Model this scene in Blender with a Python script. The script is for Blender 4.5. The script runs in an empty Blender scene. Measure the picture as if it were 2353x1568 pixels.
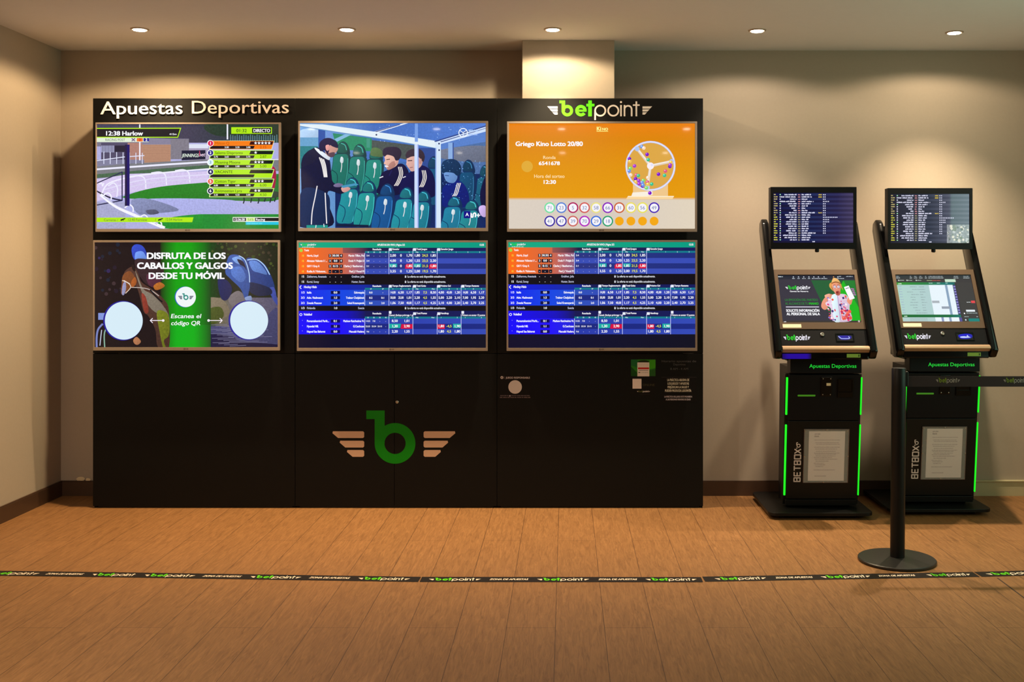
import bpy, bmesh, math, random
from mathutils import Vector, Matrix

# ------------------------------------------------------------------ camera, world, exposure
W, H = 2353, 1568
F = 2428.0                      # focal length in pixels
CX, CY = 1300.0, 608.0          # principal point in pixels (shifted lens)
EYE = 1.41
SC = bpy.context.scene
COL = SC.collection
cam_data = bpy.data.cameras.new('camera')
cam = bpy.data.objects.new('camera', cam_data)
COL.objects.link(cam)
cam.location = (0, 0, EYE)
cam.rotation_euler = (math.pi / 2, 0, 0)
cam_data.sensor_fit = 'HORIZONTAL'
cam_data.sensor_width = 36.0
cam_data.lens = F / W * 36.0
cam_data.shift_x = -(CX - W / 2) / W
cam_data.shift_y = (CY - H / 2) / W
cam_data.clip_start = 0.05
SC.camera = cam
SC.view_settings.view_transform = 'Standard'
SC.view_settings.look = 'None'
SC.view_settings.gamma = 1
SC.view_settings.use_curve_mapping = False
SC.view_settings.exposure = 0.0
world = bpy.data.worlds.new('world')
SC.world = world
world.use_nodes = True
world.node_tree.nodes['Background'].inputs[0].default_value = (0.5, 0.45, 0.4, 1)
world.node_tree.nodes['Background'].inputs[1].default_value = 0.02

YB, CEIL, XL, XR, YR = 6.447, EYE + 1.306, -3.08, 3.4, -3.0     # back wall, ceiling, side walls, rear wall
WARM = (1.0, 0.77, 0.49)


def area(name, loc, rot, sx, sy, power, col):
    l = bpy.data.lights.new(name, 'AREA')
    l.shape = 'RECTANGLE'
    l.size, l.size_y = sx, sy
    l.energy = power
    l.color = col
    o = bpy.data.objects.new(name, l)
    o.location = loc
    o.rotation_euler = rot
    COL.objects.link(o)
    return o


# added cool green fill light, set just off the plain right wall
area('side_fill', (3.36, 3.9, 1.45), (0, math.radians(90), 0), 1.7, 2.0, 26, (0.52, 1.0, 0.72))


def P(px, py, y):
    """world point seen at photo pixel (px, py) at depth y"""
    return Vector(((px - CX) * y / F, y, EYE + (CY - py) * y / F))


def PX(px, y):
    return (px - CX) * y / F


def PZ(py, y):
    return EYE + (CY - py) * y / F


def lin(c):
    out = []
    for v in c[:3]:
        v = v / 255.0
        out.append(v / 12.92 if v <= 0.04045 else ((v + 0.055) / 1.055) ** 2.4)
    return tuple(out)


# ------------------------------------------------------------------ materials
def mat(name, col, rough=0.5, metal=0.0, spec=0.5, emit=None, es=0.0, alpha=1.0, trans=0.0):
    m = bpy.data.materials.new(name)
    m.use_nodes = True
    b = m.node_tree.nodes['Principled BSDF']
    b.inputs['Base Color'].default_value = (*col, 1)
    b.inputs['Roughness'].default_value = rough
    b.inputs['Metallic'].default_value = metal
    b.inputs['Specular IOR Level'].default_value = spec
    b.inputs['Alpha'].default_value = alpha
    b.inputs['Transmission Weight'].default_value = trans
    if emit:
        b.inputs['Emission Color'].default_value = (*emit, 1)
        b.inputs['Emission Strength'].default_value = es
    return m


def noisy(m, scale=40, amount=0.08, bump=0.0, stretch=(1, 1, 1), rough_var=0.0):
    """mottle a material's own colour a little with noise"""
    nt = m.node_tree
    b = nt.nodes['Principled BSDF']
    col = tuple(b.inputs['Base Color'].default_value)
    tc = nt.nodes.new('ShaderNodeTexCoord')
    mp = nt.nodes.new('ShaderNodeMapping')
    mp.inputs['Scale'].default_value = stretch
    nz = nt.nodes.new('ShaderNodeTexNoise')
    nz.inputs['Scale'].default_value = scale
    nz.inputs['Detail'].default_value = 5
    nt.links.new(tc.outputs['Object'], mp.inputs[0])
    nt.links.new(mp.outputs[0], nz.inputs['Vector'])
    mx = nt.nodes.new('ShaderNodeMix')
    mx.data_type = 'RGBA'
    mx.inputs[6].default_value = tuple(v * (1 - amount) for v in col[:3]) + (1,)
    mx.inputs[7].default_value = tuple(min(1, v * (1 + amount)) for v in col[:3]) + (1,)
    nt.links.new(nz.outputs[0], mx.inputs[0])
    nt.links.new(mx.outputs[2], b.inputs['Base Color'])
    if bump:
        bp = nt.nodes.new('ShaderNodeBump')
        bp.inputs['Strength'].default_value = bump
        bp.inputs['Distance'].default_value = 0.002
        nt.links.new(nz.outputs[0], bp.inputs['Height'])
        nt.links.new(bp.outputs[0], b.inputs['Normal'])
    return m


def wood_floor():
    m = bpy.data.materials.new('oak_plank_floor')
    m.use_nodes = True
    nt = m.node_tree
    L = nt.links.new
    b = nt.nodes['Principled BSDF']
    tc = nt.nodes.new('ShaderNodeTexCoord')
    sep = nt.nodes.new('ShaderNodeSeparateXYZ')
    L(tc.outputs['Object'], sep.inputs[0])
    ofs = nt.nodes.new('ShaderNodeMath')
    ofs.operation = 'ADD'
    ofs.inputs[1].default_value = 19.04
    L(sep.outputs[0], ofs.inputs[0])
    cmb = nt.nodes.new('ShaderNodeCombineXYZ')
    L(sep.outputs[1], cmb.inputs[0])
    L(ofs.outputs[0], cmb.inputs[1])
    br = nt.nodes.new('ShaderNodeTexBrick')
    br.offset = 0.37
    br.inputs['Scale'].default_value = 1.0
    br.inputs['Brick Width'].default_value = 2.05
    br.inputs['Row Height'].default_value = 0.19
    br.inputs['Mortar Size'].default_value = 0.0013
    br.inputs['Mortar Smooth'].default_value = 0.1
    br.inputs['Color1'].default_value = (*lin((140, 101, 63)), 1)
    br.inputs['Color2'].default_value = (*lin((135, 97, 59)), 1)
    br.inputs['Mortar'].default_value = (*lin((84, 56, 33)), 1)
    L(cmb.outputs[0], br.inputs['Vector'])
    mp = nt.nodes.new('ShaderNodeMapping')
    mp.inputs['Scale'].default_value = (34, 3.2, 1)
    L(tc.outputs['Object'], mp.inputs[0])
    nz = nt.nodes.new('ShaderNodeTexNoise')
    nz.inputs['Scale'].default_value = 2.2
    nz.inputs['Detail'].default_value = 8
    nz.inputs['Roughness'].default_value = 0.68
    nz.inputs['Distortion'].default_value = 1.2
    L(mp.outputs[0], nz.inputs['Vector'])
    rp = nt.nodes.new('ShaderNodeValToRGB')
    rp.color_ramp.elements[0].position = 0.3
    rp.color_ramp.elements[0].color = (0.64, 0.58, 0.52, 1)
    rp.color_ramp.elements[1].position = 0.7
    rp.color_ramp.elements[1].color = (1.22, 1.2, 1.17, 1)
    L(nz.outputs[0], rp.inputs[0])
    mx = nt.nodes.new('ShaderNodeMix')
    mx.data_type = 'RGBA'
    mx.blend_type = 'MULTIPLY'
    mx.inputs[0].default_value = 1
    L(br.outputs[0], mx.inputs[6])
    L(rp.outputs[0], mx.inputs[7])
    L(mx.outputs[2], b.inputs['Base Color'])
    b.inputs['Roughness'].default_value = 0.5
    b.inputs['Specular IOR Level'].default_value = 0.3
    bp = nt.nodes.new('ShaderNodeBump')
    bp.inputs['Strength'].default_value = 0.15
    bp.inputs['Distance'].default_value = 0.002
    L(nz.outputs[0], bp.inputs['Height'])
    L(bp.outputs[0], b.inputs['Normal'])
    return m


def attr_mat(name, emissive, rough=0.5, strength=1.0, spec=0.5):
    """colour comes from the mesh's own colour attribute; its alpha sets how grainy the picture is"""
    m = bpy.data.materials.new(name)
    m.use_nodes = True
    nt = m.node_tree
    L = nt.links.new
    b = nt.nodes['Principled BSDF']
    at = nt.nodes.new('ShaderNodeAttribute')
    at.attribute_name = 'Col'
    tc = nt.nodes.new('ShaderNodeTexCoord')
    nz = nt.nodes.new('ShaderNodeTexNoise')
    nz.inputs['Scale'].default_value = 85
    nz.inputs['Detail'].default_value = 5
    nz.inputs['Roughness'].default_value = 0.72
    L(tc.outputs['Object'], nz.inputs['Vector'])
    sub = nt.nodes.new('ShaderNodeMath')
    sub.operation = 'MULTIPLY_ADD'
    sub.inputs[1].default_value = 4.0
    sub.inputs[2].default_value = -2.0
    L(nz.outputs[0], sub.inputs[0])
    ml = nt.nodes.new('ShaderNodeMath')
    ml.operation = 'MULTIPLY_ADD'
    ml.inputs[2].default_value = 1.0
    L(sub.outputs[0], ml.inputs[0])
    L(at.outputs['Alpha'], ml.inputs[1])
    mxx = nt.nodes.new('ShaderNodeMath')
    mxx.operation = 'MAXIMUM'
    mxx.inputs[1].default_value = 0.05
    L(ml.outputs[0], mxx.inputs[0])
    vm = nt.nodes.new('ShaderNodeVectorMath')
    vm.operation = 'SCALE'
    L(at.outputs['Color'], vm.inputs[0])
    L(mxx.outputs[0], vm.inputs['Scale'])
    b.inputs['Roughness'].default_value = rough
    b.inputs['Specular IOR Level'].default_value = spec
    if emissive:
        b.inputs['Base Color'].default_value = (0.004, 0.004, 0.005, 1)
        L(vm.outputs[0], b.inputs['Emission Color'])
        b.inputs['Emission Strength'].default_value = strength
    else:
        L(vm.outputs[0], b.inputs['Base Color'])
    return m


M = {
    'wall': noisy(mat('beige_wall_paint', lin((176, 163, 148)), 0.8, spec=0.25), 60, 0.03, 0.12),
    'ceiling': noisy(mat('white_ceiling_paint', lin((226, 226, 229)), 0.9, spec=0.2), 30, 0.02),
    'skirt': noisy(mat('dark_brown_skirting', lin((74, 52, 38)), 0.45), 20, 0.1, stretch=(1, 12, 12)),
    'skirt_pale': noisy(mat('cream_skirting', lin((186, 176, 140)), 0.5), 20, 0.04),
    'floor': wood_floor(),
    'gap': mat('floor_gap_dark', lin((58, 38, 22)), 0.8),
    'laminate': noisy(mat('black_laminate', (0.0016, 0.0016, 0.0018), 0.5, spec=0.22), 300, 0.1),
    'laminate_edge': mat('black_laminate_edge', (0.02, 0.019, 0.02), 0.4),
    'letter': mat('cream_acrylic_letter', lin((232, 214, 192)), 0.28),
    'silver': mat('silver_tv_frame', lin((206, 192, 182)), 0.3, metal=0.85),
    'tv_back': mat('dark_tv_shell', (0.02, 0.02, 0.022), 0.5),
    'steel': mat('brushed_steel', (0.55, 0.53, 0.5), 0.3, metal=1.0),
    'black_gloss': mat('gloss_black_shell', (0.003, 0.003, 0.0035), 0.13, spec=0.3),
    'black_matt': noisy(mat('powder_coated_black', (0.0035, 0.0034, 0.0036), 0.42, spec=0.28), 500, 0.15, 0.1),
    'charcoal': noisy(mat('charcoal_plastic', (0.0065, 0.0065, 0.0085), 0.42, spec=0.16), 400, 0.1),
    'bronze': noisy(mat('brushed_bronze_bezel', lin((98, 80, 66)), 0.36, metal=0.35), 60, 0.06, stretch=(1, 1, 30)),
    'shelf': noisy(mat('brushed_tan_aluminium', lin((182, 152, 124)), 0.34, metal=0.4), 60, 0.06, stretch=(1, 30, 30)),
    'base': noisy(mat('stanchion_base_black', (0.016, 0.015, 0.0135), 0.4), 90, 0.25, 0.1),
    'belt': mat('black_webbing', lin((36, 14, 18)), 0.8),
    'plaster': mat('plaster_white', lin((226, 206, 170)), 0.9),
    'acrylic': mat('clear_acrylic', (0.9, 0.88, 0.86), 0.08, alpha=0.16),
    'acrylic_edge': mat('acrylic_edge', lin((120, 104, 102)), 0.2),
    'lamp': mat('lamp_glow', (1, 1, 1), 0.5, emit=(1.0, 0.90, 0.74), es=26),
    'trim': mat('white_lamp_trim', lin((168, 150, 134)), 0.4),
    'green_led': mat('green_led', (0.0, 0.2, 0.02), 0.4, emit=lin((22, 232, 30)), es=1.15),
    'blue_led': mat('blue_led', (0.0, 0.0, 0.1), 0.4, emit=lin((36, 0, 150)), es=0.8),
    'screen': attr_mat('lit_display', True, 0.035, 1.0),
    'print': attr_mat('printed_vinyl', False, 0.5, spec=0.22),
    'glow_print': attr_mat('backlit_print', True, 0.3, 1.0),
}


# ------------------------------------------------------------------ mesh helpers
class MB:
    """collects simple solids into one mesh"""

    def __init__(s):
        s.bm = bmesh.new()

    def box(s, x0, x1, y0, y1, z0, z1, bevel=0.0, seg=2):
        b = bmesh.new()
        bmesh.ops.create_cube(b, size=1)
        bmesh.ops.scale(b, vec=(x1 - x0, y1 - y0, z1 - z0), verts=b.verts)
        bmesh.ops.translate(b, vec=((x0 + x1) / 2, (y0 + y1) / 2, (z0 + z1) / 2), verts=b.verts)
        if bevel:
            bmesh.ops.bevel(b, geom=list(b.edges), offset=bevel, segments=seg, affect='EDGES', profile=0.5)
        s._add(b)
        return s

    def prism(s, pts, a0, a1, axis='x', bevel=0.0):
        """extrude a closed outline; axis x: pts are (y, z); axis z: pts are (x, y); axis y: pts are (x, z)"""
        b = bmesh.new()

        def v(p, a):
            return (a, p[0], p[1]) if axis == 'x' else ((p[0], p[1], a) if axis == 'z' else (p[0], a, p[1]))
        lo = [b.verts.new(v(p, a0)) for p in pts]
        hi = [b.verts.new(v(p, a1)) for p in pts]
        b.faces.new(lo[::-1])
        b.faces.new(hi)
        n = len(pts)
        for i in range(n):
            b.faces.new((lo[i], lo[(i + 1) % n], hi[(i + 1) % n], hi[i]))
        bmesh.ops.recalc_face_normals(b, faces=b.faces)
        if bevel:
            bmesh.ops.bevel(b, geom=list(b.edges), offset=bevel, segments=2, affect='EDGES', profile=0.5)
        s._add(b)
        return s

    def lathe(s, prof, cx=0, cy=0, seg=48, axis='z', at=0):
        """spin (radius, height) outline round a vertical axis, or round a y axis with axis='y'"""
        b = bmesh.new()
        rings = []
        for r, h in prof:
            ring = []
            for i in range(seg):
                a = 2 * math.pi * i / seg
                if axis == 'z':
                    ring.append(b.verts.new((cx + r * math.cos(a), cy + r * math.sin(a), h)))
                else:
                    ring.append(b.verts.new((cx + r * math.cos(a), h, cy + r * math.sin(a))))
            rings.append(ring)
        for k in range(len(rings) - 1):
            for i in range(seg):
                j = (i + 1) % seg
                b.faces.new((rings[k][i], rings[k][j], rings[k + 1][j], rings[k + 1][i]))
        b.faces.new(rings[0][::-1])
        b.faces.new(rings[-1])
        bmesh.ops.recalc_face_normals(b, faces=b.faces)
        s._add(b)
        return s

    def frame(s, x0, x1, z0, z1, l, r, bo, t, y0, y1, bevel=0.0):
        """a rectangular frame lying in the xz plane from four mitred bars"""
        b = bmesh.new()
        o = [(x0, z0), (x1, z0), (x1, z1), (x0, z1)]
        i = [(x0 + l, z0 + bo), (x1 - r, z0 + bo), (x1 - r, z1 - t), (x0 + l, z1 - t)]
        vs = [[b.verts.new((p[0], y, p[1])) for p in ring] for y in (y0, y1) for ring in (o, i)]
        fo, fi, bo_, bi = vs
        for k in range(4):
            j = (k + 1) % 4
            b.faces.new((fo[k], fo[j], fi[j], fi[k]))
            b.faces.new((bo_[j], bo_[k], bi[k], bi[j]))
            b.faces.new((fo[j], fo[k], bo_[k], bo_[j]))
            b.faces.new((fi[k], fi[j], bi[j], bi[k]))
        bmesh.ops.recalc_face_normals(b, faces=b.faces)
        if bevel:
            bmesh.ops.bevel(b, geom=list(b.edges), offset=bevel, segments=2, affect='EDGES')
        s._add(b)
        return s

    def _add(s, b):
        me = bpy.data.meshes.new('tmp')
        b.to_mesh(me)
        b.free()
        s.bm.from_mesh(me)
        bpy.data.meshes.remove(me)

    def build(s, name, m, parent=None, smooth=False, loc=None, rot=None):
        me = bpy.data.meshes.new(name)
        s.bm.to_mesh(me)
        s.bm.free()
        return put(name, me, m, parent, smooth, loc, rot)


def put(name, me, m, parent=None, smooth=False, loc=None, rot=None):
    me.materials.append(m)
    if smooth:
        for p in me.polygons:
            p.use_smooth = True
        try:
            me.set_sharp_from_angle(angle=math.radians(35))
        except Exception:
            pass
    o = bpy.data.objects.new(name, me)
    COL.objects.link(o)
    if parent:
        o.parent = parent
    if loc:
        o.location = loc
    if rot:
        o.rotation_euler = rot
    return o


def tag(o, label=None, cat=None, group=None, kind=None):
    if label:
        o['label'] = label
    if cat:
        o['category'] = cat
    if group:
        o['group'] = group
    if kind:
        o['kind'] = kind
    return o


def thing(name, label, cat, loc, group=None):
    o = bpy.data.objects.new(name, None)
    o.empty_display_size = 0.05
    COL.objects.link(o)
    o.location = loc
    return tag(o, label, cat, group)


# ------------------------------------------------------------------ flat artwork (screens, stickers, printed tape)
GLYPH = {}
CAP = [0.7]


def load_glyphs():
    chars = "ABCDEFGHIJKLMNOPQRSTUVWXYZabcdefghijklmnopqrstuvwxyz0123456789:/.,|-+%'*()ÓÍÁáíóúñ"
    def fo(txt, ofs):
        c = bpy.data.curves.new('g', 'FONT')
        c.body = txt
        c.offset = ofs
        c.resolution_u = 3
        c.fill_mode = 'FRONT'
        o = bpy.data.objects.new('g', c)
        COL.objects.link(o)
        return o
    objs = {}
    for ch in chars:
        objs[ch] = fo(ch, 0.0)
        objs[ch + 'w'] = fo(ch + 'I', 0.0)
    objs['Iw0'] = fo('I', 0.0)
    bpy.context.view_layer.update()
    dg = bpy.context.evaluated_depsgraph_get()

    def read(o):
        me = bpy.data.meshes.new_from_object(o.evaluated_get(dg))
        v = [(a.co.x, a.co.y) for a in me.vertices]
        f = [tuple(p.vertices) for p in me.polygons]
        bpy.data.meshes.remove(me)
        return v, f
    ix = max(p[0] for p in read(objs['Iw0'])[0])
    for ch in chars:
        v, f = read(objs[ch])
        adv = max(p[0] for p in read(objs[ch + 'w'])[0]) - ix
        GLYPH[ch] = (v, f, adv)
    GLYPH[' '] = ([], [], GLYPH['n'][2] * 0.52)
    CAP[0] = max(p[1] for p in GLYPH['H'][0])
    for o in objs.values():
        c = o.data
        bpy.data.objects.remove(o)
        bpy.data.curves.remove(c)


load_glyphs()


class Canvas:
    """flat artwork built from polygons in the xz plane facing -y; authored in a y-down frame"""
    STEP = 7e-6

    def __init__(s, x0, y0, x1, y1, w, h, lift=0.0):
        s.f = (x0, y0, x1, y1)
        s.w, s.h = w, h
        s.v, s.p, s.c = [], [], []
        s.k = 0
        s.hold = False
        s.lift = lift
        s.clip = True
        s.apart = False             # keep the strokes of bold print in layers of their own

    def up(s):
        if not s.hold:
            s.k += 1

    def _m(s, x, y):
        x0, y0, x1, y1 = s.f
        if s.clip:
            x = min(max(x, x0), x1)
            y = min(max(y, y0), y1)
        return ((x - x0) / (x1 - x0) * s.w - s.w / 2, -s.lift - s.k * s.STEP, (y1 - y) / (y1 - y0) * s.h)

    def face(s, pts, cols, n=0.0):
        b = len(s.v)
        s.v += [s._m(*p) for p in pts]
        s.p.append(tuple(range(b, b + len(pts))))
        s.c.append([(*lin(c), n) for c in cols])

    def poly(s, pts, col, n=0.0):
        s.up()
        s.face(pts, [col] * len(pts), n)

    def rect(s, x0, y0, x1, y1, col, n=0.0):
        s.poly([(x0, y0), (x1, y0), (x1, y1), (x0, y1)], col, n)

    def grad(s, x0, y0, x1, y1, stops, vertical=False, n=0.0):
        s.up()
        for (t0, c0), (t1, c1) in zip(stops, stops[1:]):
            if vertical:
                a, b = y0 + (y1 - y0) * t0, y0 + (y1 - y0) * t1
                s.face([(x0, a), (x1, a), (x1, b), (x0, b)], [c0, c0, c1, c1], n)
            else:
                a, b = x0 + (x1 - x0) * t0, x0 + (x1 - x0) * t1
                s.face([(a, y0), (b, y0), (b, y1), (a, y1)], [c0, c1, c1, c0], n)

    def blob(s, pts, col, n=0.0, sub=5, g=0.24):
        out = []
        m = len(pts)
        for i in range(m):
            p0, p1, p2, p3 = (Vector(pts[(i + d) % m]) for d in (-1, 0, 1, 2))
            for k in range(sub):
                t = k / sub
                out.append(tuple(0.5 * ((2 * p1) + (p2 - p0) * t + (2 * p0 - 5 * p1 + 4 * p2 - p3) * t * t
                                        + (3 * p1 - p0 - 3 * p2 + p3) * t ** 3)))
        s.poly(out, col, n)
        # a straight run of tone from the upper left to the lower right of the shape
        xs, ys = [p[0] for p in out], [p[1] for p in out]
        dx, dy = max(xs) - min(xs) or 1, max(ys) - min(ys) or 1
        s.c[-1] = [tuple(v * (1 + g * (1 - 1.1 * (q[0] - min(xs)) / dx - 0.9 * (q[1] - min(ys)) / dy)) for v in cc[:3]) + (cc[3],)
                   for q, cc in zip(out, s.c[-1])]

    def circ(s, x, y, r, col, ry=None, n=0.0, seg=40):
        ry = ry or r
        s.poly([(x + r * math.cos(2 * math.pi * i / seg), y + ry * math.sin(2 * math.pi * i / seg)) for i in range(seg)], col, n)

    def glow(s, x, y, r, c0, c1, ry=None, seg=32, n=0.0):
        """a soft round spot whose rim takes the second colour"""
        ry = ry or r
        s.up()
        pts = [(x + r * math.cos(2 * math.pi * i / seg), y + ry * math.sin(2 * math.pi * i / seg)) for i in range(seg)]
        for i in range(seg):
            s.face([(x, y), pts[i], pts[(i + 1) % seg]], [c0, c1, c1], n)

    def arc(s, x, y, ri, ro, a0, a1, col, seg=40, n=0.0):
        s.up()
        for i in range(seg):
            t0, t1 = (math.radians(a0 + (a1 - a0) * k / seg) for k in (i, i + 1))
            q = [(x + r * math.cos(t), y - r * math.sin(t)) for r, t in ((ri, t0), (ro, t0), (ro, t1), (ri, t1))]
            s.face(q, [col] * 4, n)

    def ring(s, x, y, ri, ro, col):
        s.arc(x, y, ri, ro, 0, 360, col)

    def line(s, pts, w, col, n=0.0):
        s.up()
        for (ax, ay), (bx, by) in zip(pts, pts[1:]):
            d = math.hypot(bx - ax, by - ay) or 1
            nx, ny = -(by - ay) / d * w / 2, (bx - ax) / d * w / 2
            ex, ey = (bx - ax) / d * w * 0.2, (by - ay) / d * w * 0.2
            s.face([(ax + nx - ex, ay + ny - ey), (bx + nx + ex, by + ny + ey), (bx - nx + ex, by - ny + ey), (ax - nx - ex, ay - ny - ey)], [col] * 4, n)

    def curve(s, pts, w, col, sub=6, n=0.0):
        out = []
        m = len(pts)
        for i in range(m - 1):
            p0, p1, p2, p3 = (Vector(pts[min(max(i + d, 0), m - 1)]) for d in (-1, 0, 1, 2))
            for k in range(sub):
                t = k / sub
                out.append(tuple(0.5 * ((2 * p1) + (p2 - p0) * t + (2 * p0 - 5 * p1 + 4 * p2 - p3) * t * t
                                        + (3 * p1 - p0 - 3 * p2 + p3) * t ** 3)))
        out.append(tuple(pts[-1]))
        s.line(out, w, col, n)

    def text(s, txt, x, y, cap, col, w=None, al='l', bold=0, it=0.0, slope=0.0):
        """baseline at y, capitals cap tall; w squeezes or stretches the line to that width"""
        s.up()
        sc = cap / CAP[0]
        nat = sum(GLYPH[ch][2] for ch in txt)
        sx = (w / nat) if w else sc
        wid = nat * sx
        x0 = x if al == 'l' else (x - wid if al == 'r' else x - wid / 2)
        bold *= 0.62
        bx = bold * min(sc, sx)
        shifts = [0.0] if not bold else ([-1, 1] if bold < 0.05 else [-1, 0, 1])
        for sh in shifts:
            for sv in ([0.0] if not bold else (-0.5, 0.5)):
                cur = x0
                if s.apart:
                    s.k += 1
                for ch in txt:
                    v, f, adv = GLYPH[ch]
                    for p in f:
                        pts = [(cur + v[i][0] * sx + v[i][1] * sc * it + sh * bx,
                                y - v[i][1] * sc + sv * bold * sc + (cur + v[i][0] * sx - x0) * slope) for i in p]
                        s.face(pts, [col] * len(pts))
                    cur += adv * sx
        return wid

    def scrib(s, x0, x1, y, h, col, seed=0):
        """a line of print too small to read: word-long strokes with letter gaps"""
        r = random.Random(seed * 7919 + int(x0 * 13 + y * 31))
        s.up()
        x = x0
        while x < x1 - h * 0.4:
            wl = min(h * r.uniform(1.6, 4.6), x1 - x)
            k = x
            while k < x + wl - h * 0.2:
                lw = min(h * r.uniform(0.35, 0.6), x + wl - k)
                t = r.choice((0.0, 0.0, 0.25))
                s.face([(k, y - h * (1 - t)), (k + lw, y - h * (1 - t)), (k + lw, y), (k, y)], [col] * 4)
                k += lw + h * 0.14
            x += wl + h * 0.5

    def build(s, name, m, parent=None, loc=None, rot=None, thick=0.0):
        bm = bmesh.new()
        lay = bm.loops.layers.float_color.new('Col')
        for pi, p in enumerate(s.p):
            try:
                f = bm.faces.new([bm.verts.new(s.v[i]) for i in p])
            except ValueError:
                continue
            for l, c in zip(f.loops, s.c[pi]):
                l[lay] = c
        if thick:
            bmesh.ops.remove_doubles(bm, verts=bm.verts, dist=1e-6)
            r = bmesh.ops.extrude_face_region(bm, geom=list(bm.faces), use_keep_orig=True)
            bmesh.ops.translate(bm, vec=(0, -thick, 0), verts=[g for g in r['geom'] if isinstance(g, bmesh.types.BMVert)])
            bmesh.ops.recalc_face_normals(bm, faces=bm.faces)
        me = bpy.data.meshes.new(name)
        bm.to_mesh(me)
        bm.free()
        return put(name, me, m, parent, False, loc, rot)


def logo(c, x, y, w, h=None, green=(84, 200, 0), white=(225, 215, 205), fat=0.0, hold=True):
    """winged word mark: thick green 'bet', thin pale 'point'"""
    sx = w / 1142.0
    sy = (h / 215.0) if h else sx
    X = lambda a: x + (a - 558) * sx
    Y = lambda b: y + (b - 75) * sy
    hold0 = c.hold
    c.up()
    c.hold = True

    def R(x0, y0, x1, y1, col):
        c.k += 1
        c.rect(X(x0), Y(y0), X(x1), Y(y1), col)

    def A(cx, cy, ri, ro, a0, a1, col, seg=28):
        c.k += 1
        for i in range(seg):
            t0, t1 = (math.radians(a0 + (a1 - a0) * k / seg) for k in (i, i + 1))
            c.face([(X(cx + r * math.cos(t)), Y(cy - r * math.sin(t))) for r, t in ((ri, t0), (ro, t0), (ro, t1), (ri, t1))], [col] * 4)
    g = fat
    for i, (xa, ya, yb) in enumerate(((558, 140, 165), (586, 173, 197), (614, 205, 230))):
        c.poly([(X(xa), Y(ya)), (X(670), Y(ya)), (X(670), Y(yb)), (X(xa + 26), Y(yb))], white)
        c.poly([(X(1595), Y(ya)), (X(1700 - (xa - 558)), Y(ya)), (X(1700 - (xa - 558) - 24), Y(yb)), (X(1595), Y(yb))], white)
    R(690, 75, 752, 105, green)
    R(715, 105, 752, 187, green)
    A(777, 187, 30, 62, -180, 180, green)
    A(925, 187, 30, 62, 0, 322, green)
    R(897, 176, 985, 198, green)
    R(1005, 75, 1043, 249, green)
    R(984, 112, 1005, 140, green)
    R(1043, 112, 1072, 140, green)
    A(1135, 187, 47 - g, 65, -180, 180, white)
    R(1070, 187, 1088 + g, 290, white)
    A(1277, 187, 47 - g, 65, -180, 180, white)
    R(1352, 125, 1370 + g, 249, white)
    A(1361 + g / 2, 93, 0, 11 + g * 0.4, -180, 180, white, 14)
    R(1390, 125, 1408 + g, 249, white)
    A(1438, 173, 30 - g, 48, 0, 180, white)
    R(1468 - g, 173, 1486, 249, white)
    R(1519, 85, 1537 + g, 249, white)
    R(1490, 118, 1519, 134 + g * 0.6, white)
    R(1537 + g, 118, 1564, 134 + g * 0.6, white)
    c.hold = hold0


def emblem(c, x, y, w, green, pale, mono=False):
    """winged b badge, authored on a 1135 x 490 grid"""
    k = w / 1135.0
    X = lambda a: x + (a - 418) * k
    Y = lambda b: y + (b - 538) * k
    hold0 = c.hold
    c.up()
    c.hold = True
    for xa, ya, yb in ((418, 730, 792), (485, 817, 880), (552, 903, 966)):
        q = [(X(xa + 4), Y(ya)), (X(700), Y(ya)), (X(711), Y(ya + 10)), (X(711), Y(yb - 10)), (X(700), Y(yb)), (X(xa + 52), Y(yb)), (X(xa), Y(ya + 18))]
        c.poly(q, pale)
        mx = 1971
        q = [(X(mx - (a[0] - x) / k - 418), a[1]) for a in q]
        c.poly(q, pale)
    c.rect(X(731), Y(538), X(900), Y(617), green)
    c.k += 2
    c.rect(X(808), Y(617), X(900), Y(842), green)
    c.k += 2
    for i in range(64):
        t0, t1 = (2 * math.pi * q / 64 for q in (i, i + 1))
        c.face([(X(996 + r * math.cos(t)), Y(842 - r * math.sin(t))) for r, t in ((98, t0), (188, t0), (188, t1), (98, t1))], [green] * 4)
    c.hold = hold0


# ------------------------------------------------------------------ what the displays show
WHITE, BLACK, LIME = (250, 250, 255), (6, 8, 16), (178, 236, 22)


def star(c, x, y, r, col):
    c.poly([(x + (r if i % 2 == 0 else r * 0.42) * math.sin(math.pi * i / 5), y - (r if i % 2 == 0 else r * 0.42) * math.cos(math.pi * i / 5)) for i in range(10)], col)


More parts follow.
